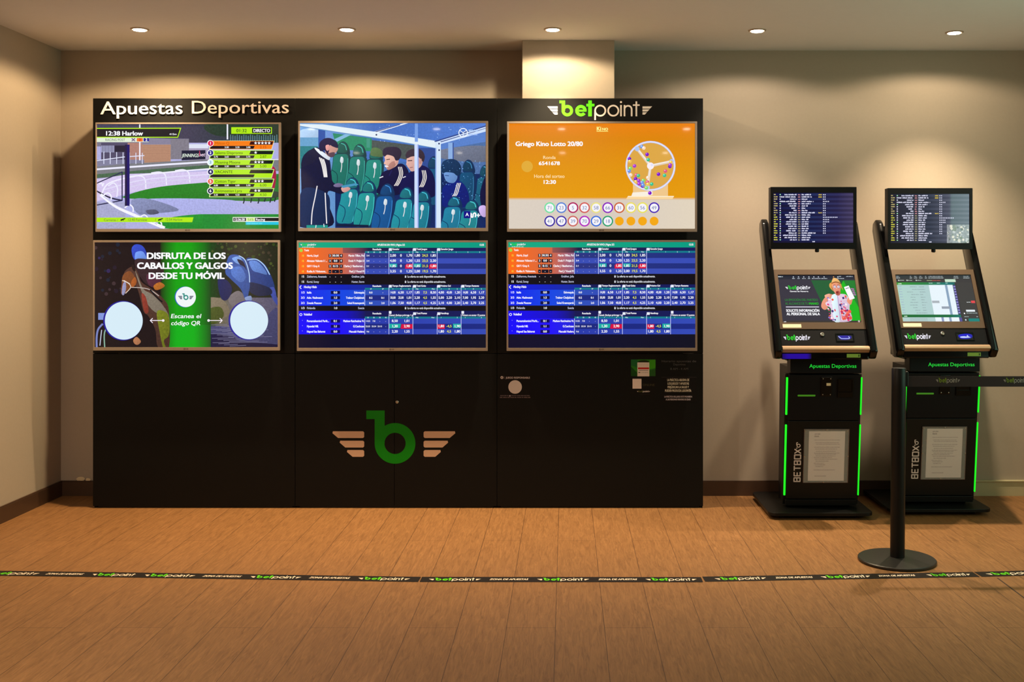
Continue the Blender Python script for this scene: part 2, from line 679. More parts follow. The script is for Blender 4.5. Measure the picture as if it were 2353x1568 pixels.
def art_greyhounds(w, h):
    c = Canvas(105, 358, 2090, 1500, w, h)
    c.rect(105, 358, 2090, 1500, (176, 176, 226), 0.12)
    c.grad(105, 358, 2090, 560, [(0, (66, 66, 92)), (0.5, (62, 60, 84)), (1, (40, 62, 52))], n=0.35)
    c.blob([(1300, 358), (1900, 340), (2100, 350), (2100, 500), (1800, 490), (1400, 480)], (38, 58, 46), 0.5)
    for i in range(22):                                     # picket fence on the far side
        c.rect(1560 + i * 24, 470 + (i % 3) * 6, 1570 + i * 24, 560, (92, 130, 140))
    c.rect(105, 515, 1110, 600, (120, 118, 140), 0.15)      # low roofs and huts
    c.poly([(580, 505), (1100, 520), (1110, 580), (580, 580)], (134, 130, 156), 0.1)
    c.rect(150, 560, 470, 760, (78, 74, 104), 0.12)
    c.rect(300, 590, 440, 660, (24, 24, 52))
    for i in range(9):
        c.rect(155 + i * 16, 590, 162 + i * 16, 665, (196, 202, 240))
    c.rect(440, 560, 600, 745, (176, 128, 116), 0.15)
    c.rect(600, 580, 910, 790, (188, 142, 116), 0.1)
    for i in range(12):
        c.rect(605, 592 + i * 17, 906, 596 + i * 17, (150, 108, 90))
    c.rect(910, 520, 1110, 740, (128, 124, 138), 0.25)
    c.rect(1110, 575, 1320, 620, (222, 228, 244))
    c.rect(1110, 620, 1330, 770, (170, 160, 190), 0.1)
    c.rect(105, 745, 620, 860, (128, 128, 158), 0.12)
    c.poly([(105, 820), (400, 790), (1350, 740), (2090, 735), (2090, 870), (1340, 850), (700, 900), (105, 950)], (122, 124, 132), 0.2)
    c.poly([(105, 905), (700, 850), (1340, 800), (1340, 850), (700, 895), (105, 945)], (70, 104, 78), 0.35)
    for i in range(7):                                      # railings in front of the huts
        c.line([(180 + i * 70, 660 + i * 2), (180 + i * 70, 790)], 9, (214, 218, 244))
    c.line([(105, 755), (400, 715), (620, 700)], 10, (220, 224, 248))
    c.poly([(1030, 645), (1290, 640), (1290, 740), (1030, 752)], (14, 22, 54))
    c.text('JENNINGS', 1034, 716, 36, (226, 240, 224), w=180, bold=0.03, it=0.15)
    c.text('bet', 1216, 708, 40, (240, 214, 236), w=66, bold=0.02, it=0.2)
    c.line([(1226, 650), (1226, 704)], 8, (214, 40, 96))
    c.line([(105, 850), (420, 828), (900, 795), (1340, 768)], 20, (236, 236, 255))
    c.line([(1340, 760), (2090, 742)], 12, (226, 226, 250))
    c.poly([(105, 960), (460, 900), (1320, 870), (1320, 1000), (800, 1040), (470, 1110), (105, 1200)], (214, 200, 240), 0.15)
    c.blob([(470, 1120), (800, 1040), (1340, 990), (2095, 930), (2095, 1180), (1500, 1190), (470, 1170)], (34, 128, 36), 0.3)
    c.rect(1340, 900, 2090, 1180, (36, 120, 52), 0.3)
    for b in ((130, 1010, 180, 1000), (460, 930, 640, 1060), (700, 890, 865, 1020), (960, 865, 1120, 990)):
        c.curve([(b[0], b[1]), (b[0] + (b[2] - b[0]) * 0.55, b[1] - 10), (b[2] - 14, b[1] + 22), (b[2], b[3])], 13, (238, 236, 255))
    c.curve([(160, 1110), (240, 1000), (520, 925), (900, 880), (1340, 845)], 15, (240, 238, 255))
    c.curve([(190, 1070), (560, 975), (900, 935), (1340, 905)], 11, (226, 222, 250))
    c.curve([(200, 1120), (560, 1020), (900, 975), (1340, 950)], 9, (216, 212, 240))
    c.curve([(230, 1030), (290, 1000), (330, 1060), (322, 1150)], 12, (236, 236, 255))
    c.blob([(380, 1230), (700, 1170), (1500, 1180), (1700, 1230), (2000, 1370), (1200, 1340), (900, 1350), (105, 1390), (105, 1250)], (172, 176, 232), 0.22, g=0.08)
    c.rect(105, 1210, 420, 1500, (168, 170, 208), 0.25)
    c.blob([(480, 1190), (680, 1175), (1000, 1290), (760, 1330), (560, 1340)], (128, 136, 176), 0.3)
    c.blob([(640, 1300), (740, 1290), (780, 1330), (680, 1345)], (84, 86, 112), 0.3)
    c.blob([(820, 1400), (1240, 1340), (1700, 1370), (2095, 1370), (2095, 1505), (900, 1505)], (24, 140, 48), 0.3)
    c.rect(1260, 1340, 2090, 1500, (22, 138, 50), 0.3)
    c.curve([(105, 1090), (250, 1160), (380, 1190)], 16, (32, 34, 66))
    c.line([(105, 1000), (380, 880), (380, 1190), (105, 1240)], 13, (42, 44, 84))
    c.curve([(150, 1130), (320, 1260), (560, 1370), (840, 1490)], 34, (246, 246, 255))
    c.curve([(170, 1140), (330, 1250), (560, 1350), (760, 1450)], 8, (186, 186, 228))
    for x, y in ((240, 1150), (480, 1280), (640, 1390), (790, 1450)):
        c.curve([(x - 70, y - 10), (x - 20, y - 42), (x + 18, y - 12), (x + 20, y + 34)], 14, (240, 240, 255))
    c.rect(410, 580, 462, 1250, (22, 16, 66))
    c.rect(434, 580, 462, 1250, (12, 4, 104))
    c.line([(573, 358), (573, 750)], 14, (246, 244, 255))
    c.line([(1530, 358), (1530, 520)], 16, (240, 240, 255))
    for x, y0 in ((1700, 1140), (1780, 1130), (1860, 1140), (1930, 1120), (1990, 1130), (2040, 1120)):
        c.curve([(x, y0), (x + 14, y0 + 40), (x + 4, y0 + 82)], 13, (34, 44, 48))
    c.blob([(1690, 1110), (2060, 1090), (2062, 1160), (1700, 1160)], (50, 70, 56))
    c.blob([(2010, 820), (2050, 840), (2062, 930), (2044, 1060), (2016, 1040), (2014, 900)], (170, 24, 66))
    # race captions
    c.poly([(105, 398), (1026, 396), (990, 505), (105, 505)], LIME)
    c.poly([(105, 408), (1012, 406), (984, 495), (105, 495)], (4, 8, 26))
    c.text('12:38 Harlow', 192, 480, 46, WHITE, w=414, bold=0.06)
    c.text('415m', 896, 476, 20, WHITE, w=80, bold=0.03)
    c.poly([(105, 505), (676, 505), (670, 552), (105, 552)], (226, 240, 216))
    c.text('RACING POST', 196, 541, 26, (60, 84, 84), w=216)
    c.rect(478, 508, 528, 546, (216, 214, 230))
    c.line([(486, 512), (520, 542)], 8, (80, 60, 84))
    c.line([(520, 512), (486, 542)], 8, (80, 60, 84))
    c.rect(540, 508, 606, 546, (240, 110, 40))
    c.text('3', 573, 540, 28, (200, 40, 30), al='c', bold=0.04)
    c.rect(614, 508, 674, 546, (18, 20, 150))
    c.text('2', 645, 540, 28, WHITE, al='c', bold=0.04)
    c.rect(1572, 390, 2016, 462, LIME)
    c.rect(1800, 398, 2006, 454, (8, 8, 34))
    c.text('01:32', 1626, 444, 34, (52, 74, 40), w=116, bold=0.02)
    c.text('DIRECTO', 1812, 444, 34, WHITE, w=184, bold=0.05)
    rows = (('1', 'Milton Q', 5, '2.15', ('2.50', '2.25', '2.00'), (220, 20, 80)), ('2', 'Salems Dispronto', 1, '2.87', ('2.75', '2.62', '2.50', '2.75'), (16, 16, 130)),
            ('3', 'Moaning Moone', 3, '5.00', ('5.00', '5.50', '5.00', '4.50'), (224, 244, 250)), ('4', 'VACANTE', 0, '', (), (10, 20, 92)),
            ('5', 'Cotton Tiger', 3, '6.00', ('6.00', '5.00', '6.00', '5.50'), (236, 96, 70)), ('6', 'Roitmeetian Lyra', 2, '4.50', ('3.25', '3.75', '4.33', '5.00'), (20, 30, 66)))
    for i, (no, nm, st, od, small, disc) in enumerate(rows):
        y = 540 + i * 104
        col = (250, 128, 24) if i == 0 else LIME
        dark = (60, 12, 12) if i == 0 else (12, 28, 26)
        c.poly([(1346, y - 3), (2042, y - 3), (2014, y + 94), (1330, y + 94)], (236, 250, 190))
        c.poly([(1350, y), (2038, y), (2010, y + 90), (1338, y + 90)], col)
        c.poly([(1784, y + 4), (2032, y + 4), (2020, y + 42), (1768, y + 42)], dark)
        c.poly([(1350, y + 54), (1828, y + 54), (1814, y + 86), (1340, y + 86)], (dark[0] // 3, dark[1] // 2, dark[2] // 2 + 14))
        c.text(nm, 1394, y + 40, 29, (70, 92, 24) if i else (190, 90, 10), bold=0.01)
        for k in range(st):
            star(c, 1838 + k * 37, y + 23, 19, WHITE)
        for k, t in enumerate(small):
            c.text(t, 1404 + (k + 4 - len(small)) * 118, y + 78, 18, WHITE, al='c', bold=0.04)
        c.text(od, 1920, y + 82, 29, (70, 92, 24) if i else (190, 60, 10), al='c')
        c.circ(1344, y + 26, 36, WHITE)
        c.circ(1346, y + 26, 29, disc)
        c.text(no, 1345, y + 40, 30, WHITE if i not in (2,) else (120, 160, 190), al='c', bold=0.05)
    c.poly([(105, 1378), (1160, 1374), (1146, 1428), (105, 1426)], LIME)
    c.text('Carreras /', 180, 1416, 26, (84, 96, 60), w=156)
    c.text('12:40 Fairview', 440, 1414, 26, (84, 96, 60), w=214)
    c.text('/', 740, 1414, 28, (60, 70, 40))
    c.text('12:54 Harlow', 850, 1412, 26, (84, 96, 60), w=190)
    for x in (390, 800):
        c.blob([(x - 26, 1400), (x, 1390), (x + 26, 1384), (x + 20, 1396), (x + 4, 1402), (x + 10, 1416), (x - 6, 1406), (x - 20, 1414)], (12, 20, 20))
    c.rect(1588, 1372, 2090, 1424, (236, 244, 230))
    c.rect(1596, 1380, 1734, 1416, (10, 14, 30))
    c.text('12:36:28', 1603, 1411, 25, WHITE, w=116, bold=0.05)
    c.rect(1738, 1380, 1828, 1416, (222, 246, 160))
    c.text('SIS', 1748, 1412, 26, (80, 140, 20), w=70)
    c.rect(1832, 1380, 2090, 1416, (6, 6, 20))
    c.text('Racing', 1840, 1410, 24, WHITE, w=100, bold=0.04)
    c.rect(1730, 1424, 2090, 1456, (22, 196, 226))
    c.scrib(1744, 1910, 1450, 16, (80, 226, 246), 3)
    return c


def seat_shape(c, x, y, w, h, col, dark, lean=0.12, crest=True):
    """one dugout seat: tall bucket back with a rounded headrest"""
    def q(u, v):
        return (x + u * w + (1 - v) * h * lean, y + v * h)
    c.blob([q(0.24, 0.22), q(0.3, 0.06), (q(0.5, 0)[0], q(0.5, -0.01)[1]), q(0.72, 0.06), q(0.84, 0.26), q(0.5, 0.3)], dark, 0.12)
    c.blob([q(0.26, 0.2), q(0.32, 0.07), q(0.5, 0.015), q(0.66, 0.07), q(0.72, 0.2), q(0.5, 0.23)], tuple(int(v * 0.8) for v in col), 0.1)
    c.curve([q(0.42, 0.03), q(0.6, 0.07), q(0.68, 0.17)], 7, tuple(min(255, int(v * 1.3 + 50)) for v in col))
    c.blob([q(0.14, 0.27), q(0.5, 0.23), q(0.84, 0.27), q(0.9, 0.5), q(0.84, 1.0), q(0.4, 1.0), q(0.06, 0.98), q(0.0, 0.74), q(0.08, 0.5)], dark, 0.08)
    c.blob([q(0.15, 0.29), q(0.45, 0.255), q(0.74, 0.28), q(0.79, 0.5), q(0.72, 0.94), q(0.36, 0.99), q(0.06, 0.96), q(0.02, 0.74), q(0.1, 0.5)], col, 0.1)
    c.curve([q(0.08, 0.58), q(0.3, 0.66), q(0.34, 0.8), q(0.26, 0.96)], 8, dark)
    c.curve([q(0.76, 0.34), q(0.77, 0.6), q(0.68, 0.95)], 6, tuple(min(255, int(v * 1.2 + 40)) for v in col))
    if crest:
        c.blob([q(0.45, 0.31), q(0.55, 0.33), q(0.56, 0.42), q(0.49, 0.44), q(0.42, 0.4)], (214, 226, 232))
        c.curve([q(0.49, 0.42), q(0.5, 0.52), q(0.47, 0.62)], 9, (226, 226, 230))


def art_dugout(w, h):
    c = Canvas(95, 116, 2232, 1322, w, h)
    c.grad(95, 116, 2232, 1322, [(0, (120, 170, 226)), (0.3, (80, 130, 190)), (0.7, (44, 92, 170)), (1, (60, 104, 190))], n=0.12)
    c.grad(95, 116, 2232, 560, [(0, (124, 176, 232)), (0.4, (60, 108, 190)), (1, (84, 128, 216))], n=0.18)
    c.blob([(95, 200), (300, 180), (310, 300), (95, 330)], (176, 208, 242), 0.1)
    c.rect(95, 280, 320, 420, (104, 164, 208), 0.15)
    c.rect(95, 380, 300, 640, (44, 130, 138), 0.25)
    c.rect(305, 150, 385, 520, (40, 84, 168), 0.1)
    c.rect(400, 200, 455, 420, (110, 150, 220), 0.1)
    c.poly([(470, 230), (920, 290), (920, 440), (520, 420)], (28, 140, 104), 0.2)
    c.poly([(920, 310), (1410, 370), (1410, 560), (920, 440)], (72, 84, 84), 0.35)
    c.poly([(640, 230), (700, 240), (520, 330), (490, 300)], (130, 186, 222))
    c.poly([(860, 290), (900, 292), (900, 400), (860, 396)], (60, 150, 130))
    c.rect(1410, 400, 1660, 700, (44, 76, 150), 0.15)
    c.rect(1720, 330, 2232, 700, (76, 112, 168), 0.22)
    c.poly([(1720, 330), (2232, 200), (2232, 330), (1720, 420)], (88, 130, 206), 0.12)
    c.blob([(1720, 420), (2232, 380), (2232, 560), (1720, 520)], (110, 118, 140), 0.25)
    c.rect(1800, 340, 1850, 640, (140, 176, 228))
    c.rect(1850, 340, 1864, 640, (60, 90, 160))
    c.rect(500, 700, 2232, 1322, (10, 38, 96), 0.3)
    TEAL, DT = (26, 124, 122), (8, 62, 84)
    # far row of seats
    seat_shape(c, 430, 330, 260, 560, (24, 116, 104), (8, 64, 70), 0.05)
    seat_shape(c, 620, 360, 260, 560, (26, 122, 112), (8, 64, 72), 0.05)
    seat_shape(c, 810, 395, 260, 560, (28, 134, 122), (8, 66, 76), 0.05)
    c.blob([(905, 480), (920, 410), (980, 396), (1040, 440), (1050, 500), (970, 500)], (88, 116, 74), 0.15)
    seat_shape(c, 1500, 500, 250, 560, (20, 84, 124), (8, 46, 92), 0.02, False)
    seat_shape(c, 1900, 540, 240, 560, (16, 76, 116), (8, 48, 92), 0.02, False)
    seat_shape(c, 2100, 600, 230, 560, (20, 92, 120), (8, 52, 92), 0.02, False)
    NAVY = (10, 14, 62)
    # seated figure, nearest the standing one
    c.blob([(1000, 830), (1030, 700), (1110, 650), (1250, 580), (1330, 640), (1350, 760), (1300, 900), (1160, 950), (980, 920)], NAVY, 0.2)
    c.blob([(1068, 500), (1100, 462), (1190, 460), (1228, 540), (1210, 600), (1150, 640), (1112, 652), (1090, 634), (1078, 606), (1084, 596), (1060, 584), (1064, 568), (1074, 540)], (226, 178, 162), 0.06)
    c.blob([(1150, 560), (1200, 560), (1180, 620), (1110, 655), (1100, 620)], (180, 128, 118))
    c.blob([(1186, 530), (1222, 530), (1216, 582), (1190, 580)], (216, 160, 148))
    c.blob([(1045, 470), (1060, 410), (1130, 388), (1220, 396), (1262, 450), (1240, 530), (1196, 545), (1170, 500), (1100, 480), (1070, 500)], (44, 36, 62), 0.25)
    c.line([(1090, 536), (1128, 530)], 9, (70, 44, 52))
    c.line([(1072, 606), (1110, 616)], 10, (250, 240, 240))
    c.line([(1150, 660), (1120, 720)], 12, (24, 26, 92))
    c.circ(1082, 612, 10, (240, 240, 255))
    # second seated figure
    c.blob([(1240, 880), (1270, 740), (1360, 680), (1480, 600), (1600, 660), (1650, 800), (1640, 960), (1400, 980), (1250, 930)], (12, 16, 74), 0.2)
    c.blob([(1320, 560), (1336, 510), (1440, 480), (1500, 530), (1494, 600), (1440, 650), (1380, 672), (1350, 640), (1326, 606)], (216, 168, 158), 0.06)
    c.blob([(1310, 500), (1330, 440), (1410, 408), (1490, 424), (1530, 490), (1516, 560), (1488, 540), (1450, 500), (1380, 500), (1330, 520)], (56, 44, 60), 0.25)
    c.blob([(1330, 560), (1316, 592), (1336, 602), (1352, 580)], (226, 176, 164))
    c.line([(1336, 548), (1384, 546)], 10, (60, 40, 50))
    c.blob([(1466, 530), (1494, 530), (1490, 580), (1468, 580)], (190, 136, 132))
    c.line([(1360, 628), (1392, 622)], 8, (150, 90, 96))
    # third seated figure behind the wet pane
    c.blob([(1730, 1000), (1740, 860), (1820, 800), (1900, 770), (1990, 830), (2040, 960), (2010, 1080), (1760, 1080)], (8, 30, 120), 0.25)
    c.blob([(1750, 700), (1780, 670), (1880, 690), (1906, 740), (1870, 800), (1810, 800), (1770, 770)], (104, 146, 206), 0.08)
    c.blob([(1720, 640), (1740, 560), (1820, 528), (1900, 545), (1950, 620), (1940, 700), (1900, 720), (1860, 690), (1780, 680), (1740, 690)], (14, 52, 92), 0.35)
    c.line([(1764, 716), (1806, 722)], 8, (40, 70, 130))
    # stripes on the sleeves
    for xs in ((1226, 620, 1240, 700, 1180, 836), (1500, 660, 1512, 740, 1470, 850), (1906, 806, 1890, 860, 1850, 954)):
        for k in range(3):
            c.curve([(xs[0] + k * 18, xs[1]), (xs[2] + k * 18, xs[3]), ((xs[2] + xs[4]) / 2 + k * 18, (xs[3] + xs[5]) / 2 + 20), (xs[4] + k * 18, xs[5])], 9, (244, 236, 230))
    c.line([(1010, 745), (1050, 730)], 12, (230, 230, 240))
    c.line([(1280, 742), (1310, 730)], 10, (230, 230, 240))
    # near row of seats
    for i, (x, y, hh, col) in enumerate(((505, 745, 530, (28, 140, 152)), (700, 785, 530, (30, 146, 146)), (905, 815, 560, (18, 86, 150)), (1130, 855, 540, (30, 142, 158)), (1330, 895, 520, (26, 128, 150)), (1690, 960, 480, (28, 124, 156)), (1890, 1005, 460, (30, 136, 146)))):
        seat_shape(c, x, y, 280, hh, col, (8, 50, 96), 0.1)
    c.line([(520, 1290), (880, 1300)], 26, (10, 26, 60))
    # standing figure holding a tablet
    c.blob([(110, 900), (110, 600), (180, 460), (260, 400), (330, 410), (430, 520), (456, 700), (480, 800), (600, 850), (620, 900), (560, 930), (420, 900), (430, 1060), (470, 1290), (95, 1310)], (10, 18, 56), 0.3)
    c.blob([(110, 620), (130, 500), (220, 420), (300, 450), (260, 560), (180, 600)], (20, 26, 60), 0.3)
    c.blob([(120, 880), (400, 920), (440, 1100), (400, 1300), (110, 1300)], (12, 40, 84), 0.2)
    c.blob([(262, 405), (300, 410), (430, 496), (440, 520), (420, 540), (330, 480)], (230, 240, 252))
    c.blob([(380, 370), (470, 360), (530, 400), (520, 440), (494, 470), (484, 500), (430, 500), (390, 460)], (206, 152, 140), 0.06)
    c.blob([(410, 470), (490, 450), (486, 500), (440, 506)], (92, 66, 82))
    c.blob([(318, 420), (322, 340), (380, 292), (450, 290), (520, 336), (530, 400), (470, 384), (440, 370), (430, 430), (410, 480), (380, 430), (340, 440)], (22, 22, 66), 0.25)
    c.blob([(392, 372), (430, 366), (436, 410), (410, 436), (392, 410)], (230, 160, 156))
    for k in range(3):
        c.curve([(320 + k * 22, 512 + k * 10), (352 + k * 18, 610), (376 + k * 14, 735)], 15, (236, 232, 230))
    c.curve([(292, 840), (270, 960), (236, 1130), (226, 1280)], 12, (240, 236, 240))
    c.curve([(384, 920), (392, 1080), (402, 1270)], 12, (240, 236, 240))
    c.blob([(570, 860), (620, 846), (672, 862), (660, 890), (610, 912), (580, 900)], (214, 156, 150))
    c.blob([(480, 830), (530, 806), (590, 822), (560, 850), (500, 850)], (120, 110, 150))
    c.poly([(560, 838), (740, 806), (770, 826), (590, 862)], (70, 150, 190))
    c.rect(170, 1290, 415, 1322, (20, 150, 140), 0.2)
    c.line([(280, 1290), (276, 1322)], 8, WHITE)
    c.line([(368, 1276), (372, 1310)], 8, WHITE)
    # white frame of the shelter
    c.poly([(940, 215), (1290, 116), (1340, 116), (985, 226)], (226, 238, 255))
    c.poly([(940, 218), (1240, 130), (1252, 134), (960, 222)], (70, 70, 120))
    c.poly([(95, 126), (360, 130), (1180, 246), (1660, 320), (1660, 402), (1200, 318), (560, 220), (95, 146)], (226, 240, 248))
    c.poly([(95, 146), (560, 220), (1200, 318), (1660, 402), (1660, 408), (1200, 328), (560, 230), (95, 156)], (100, 150, 200))
    c.poly([(1640, 330), (2232, 150), (2232, 212), (1700, 360)], (206, 226, 255))
    c.poly([(1640, 322), (2232, 142), (2232, 156), (1650, 334)], (48, 70, 140))
    c.poly([(1680, 336), (2232, 172), (2232, 178), (1690, 344)], (70, 80, 140))
    c.rect(1412, 360, 1460, 1322, (206, 222, 255))
    c.rect(1448, 360, 1460, 1322, (140, 160, 230))
    c.rect(1416, 120, 1452, 330, (120, 160, 230), 0.1)
    c.rect(1652, 330, 1716, 1322, (214, 232, 250))
    c.rect(1652, 400, 1664, 1322, (140, 170, 236))
    for x, y in ((1695, 352), (1696, 426), (974, 250)):
        c.circ(x, y, 10, (40, 50, 100))
    r = random.Random(4)
    for i in range(90):                                     # rain drops on the pane
        c.circ(r.uniform(1720, 2225), r.uniform(520, 1000), r.uniform(2, 6), (120, 176, 236), seg=8)
    for i in range(30):
        c.circ(r.uniform(1000, 2000), r.uniform(130, 330), r.uniform(2, 5), (170, 206, 250), seg=8)
    c.blob([(2170, 900), (2232, 740), (2232, 1080), (2180, 1060)], (8, 14, 60), 0.2)
    c.blob([(2150, 1100), (2180, 1064), (2232, 1076), (2232, 1190), (2180, 1180)], (206, 178, 236))
    c.ring(1972, 226, 44, 54, (240, 246, 255))
    c.line([(1936, 200), (1972, 226), (2008, 200)], 8, (240, 246, 255))
    c.line([(1972, 226), (1972, 262)], 8, (240, 246, 255))
    c.scrib(2036, 2140, 212, 22, (176, 206, 250), 2)
    c.scrib(2036, 2140, 256, 14, (156, 190, 250), 5)
    c.rect(1980, 1128, 2056, 1210, (8, 8, 132))
    c.text('A', 2018, 1186, 38, WHITE, al='c', bold=0.03)
    c.curve([(2066, 1160), (2064, 1190), (2084, 1196), (2090, 1162), (2104, 1150), (2116, 1160), (2112, 1196)], 15, WHITE)
    c.line([(2128, 1176), (2168, 1176)], 12, WHITE)
    c.line([(2148, 1156), (2148, 1196)], 12, WHITE)
    return c


def art_lotto(w, h):
    c = Canvas(140, 326, 2170, 1476, w, h)
    c.grad(140, 326, 2170, 1160, [(0, (236, 130, 12)), (0.2, (222, 134, 6)), (0.6, (226, 148, 6)), (1, (230, 156, 10))], True, n=0.03)
    c.grad(140, 1135, 2170, 1165, [(0, (230, 156, 10)), (1, (222, 212, 194))], True)
    c.grad(140, 1165, 2170, 1476, [(0, (220, 208, 194)), (0.5, (216, 204, 192)), (1, (226, 212, 190))], n=0.03)
    c.text('Ki', 1096, 402, 40, (250, 244, 140), bold=0.07)
    c.text('NO', 1156, 402, 28, (250, 244, 140), w=66, bold=0.07)
    c.rect(1096, 408, 1222, 416, (250, 232, 120))
    c.text('Griego Kino Lotto 20/80', 210, 572, 48, WHITE, w=736, bold=0.06)
    c.text('Ronda', 580, 714, 34, (255, 226, 170), w=140, al='c', bold=0.02)
    c.text('6541678', 580, 780, 38, WHITE, w=232, al='c', bold=0.06)
    c.text('Hora del sorteo', 580, 920, 36, (255, 226, 170), w=336, al='c', bold=0.02)
    c.text('12:30', 580, 985, 40, WHITE, w=146, al='c', bold=0.06)
    c.circ(338, 796, 62, (226, 172, 56))
    # drum
    c.poly([(1494, 960), (1876, 960), (1876, 1130), (1494, 1130)], (240, 200, 140))
    c.poly([(1476, 1118), (1490, 1080), (1660, 1070), (1705, 1062), (1708, 1106), (1640, 1120)], (250, 240, 224))
    c.poly([(1440, 1118), (1942, 1118), (1926, 1152), (1418, 1152)], (250, 216, 160))
    c.poly([(1440, 1118), (1942, 1118), (1940, 1128), (1434, 1128)], (255, 238, 206))
    c.circ(1685, 790, 256, (222, 168, 72))
    c.ring(1685, 790, 252, 274, (196, 196, 236))
    c.ring(1685, 790, 258, 268, (232, 236, 255))
    for a in (128, 12, 262):
        t = math.radians(a)
        c.line([(1685, 790), (1685 + 250 * math.cos(t), 790 - 250 * math.sin(t))], 30, (226, 206, 186))
        c.line([(1685, 784), (1685 + 250 * math.cos(t), 784 - 250 * math.sin(t))], 14, (246, 236, 226))
        c.circ(1685 + 236 * math.cos(t), 790 - 236 * math.sin(t), 26, (180, 200, 240))
    c.circ(1685, 790, 38, (250, 240, 244))
    c.circ(1700, 780, 14, (226, 226, 250))
    r = random.Random(11)
    pal = ((160, 60, 200), (60, 190, 140), (110, 150, 230), (240, 190, 90), (220, 90, 130), (130, 220, 110), (110, 20, 190), (250, 220, 190))
    spots = [(1590, 580), (1612, 594), (1648, 664), (1660, 722), (1455, 712), (1460, 740), (1510, 790), (1464, 816), (1452, 845), (1468, 888), (1530, 890), (1552, 896),
             (1522, 930), (1526, 962), (1556, 950), (1606, 950), (1594, 972), (1656, 918), (1652, 966), (1698, 988), (1598, 1010), (1656, 990), (1560, 985), (1640, 1030), (1604, 1000),
             (1772, 880), (1848, 846), (1838, 894), (1896, 796), (1908, 750), (1900, 780), (1678, 1086)]
    for i, (x, y) in enumerate(spots):
        col = pal[(i * 5 + 2) % 8] if i not in (25, 31, 2) else (120, 20, 196)
        c.circ(x, y, 20, col, seg=20)
        c.circ(x - 6, y - 7, 8, tuple(min(255, v + 70) for v in col), seg=12)
    balls = (('71', (110, 226, 160)), ('23', (84, 130, 214)), ('5', (176, 10, 90)), ('32', (214, 90, 84)), ('58', (236, 226, 130)), ('66', (134, 16, 190)), ('31', (206, 96, 50)),
             ('60', (238, 222, 96)), ('56', (234, 226, 90)), ('49', (66, 26, 180)), ('41', (50, 30, 160)), ('47', (60, 40, 170)), ('39', (206, 100, 92)), ('70', (176, 20, 190)), ('29', (50, 110, 220)), ('18', (20, 160, 106)))
    for i in range(20):
        x, y = 585 + (i % 10) * 126.6, 1246 + (i // 10) * 147
        if i < 16:
            n, col = balls[i]
            c.circ(x, y, 59, col)
            c.circ(x, y, 45, (246, 244, 250))
            c.text(n, x, y + 20, 38, (96, 120, 176), al='c')
        else:
            c.circ(x, y, 48, (244, 168, 20))
    return c


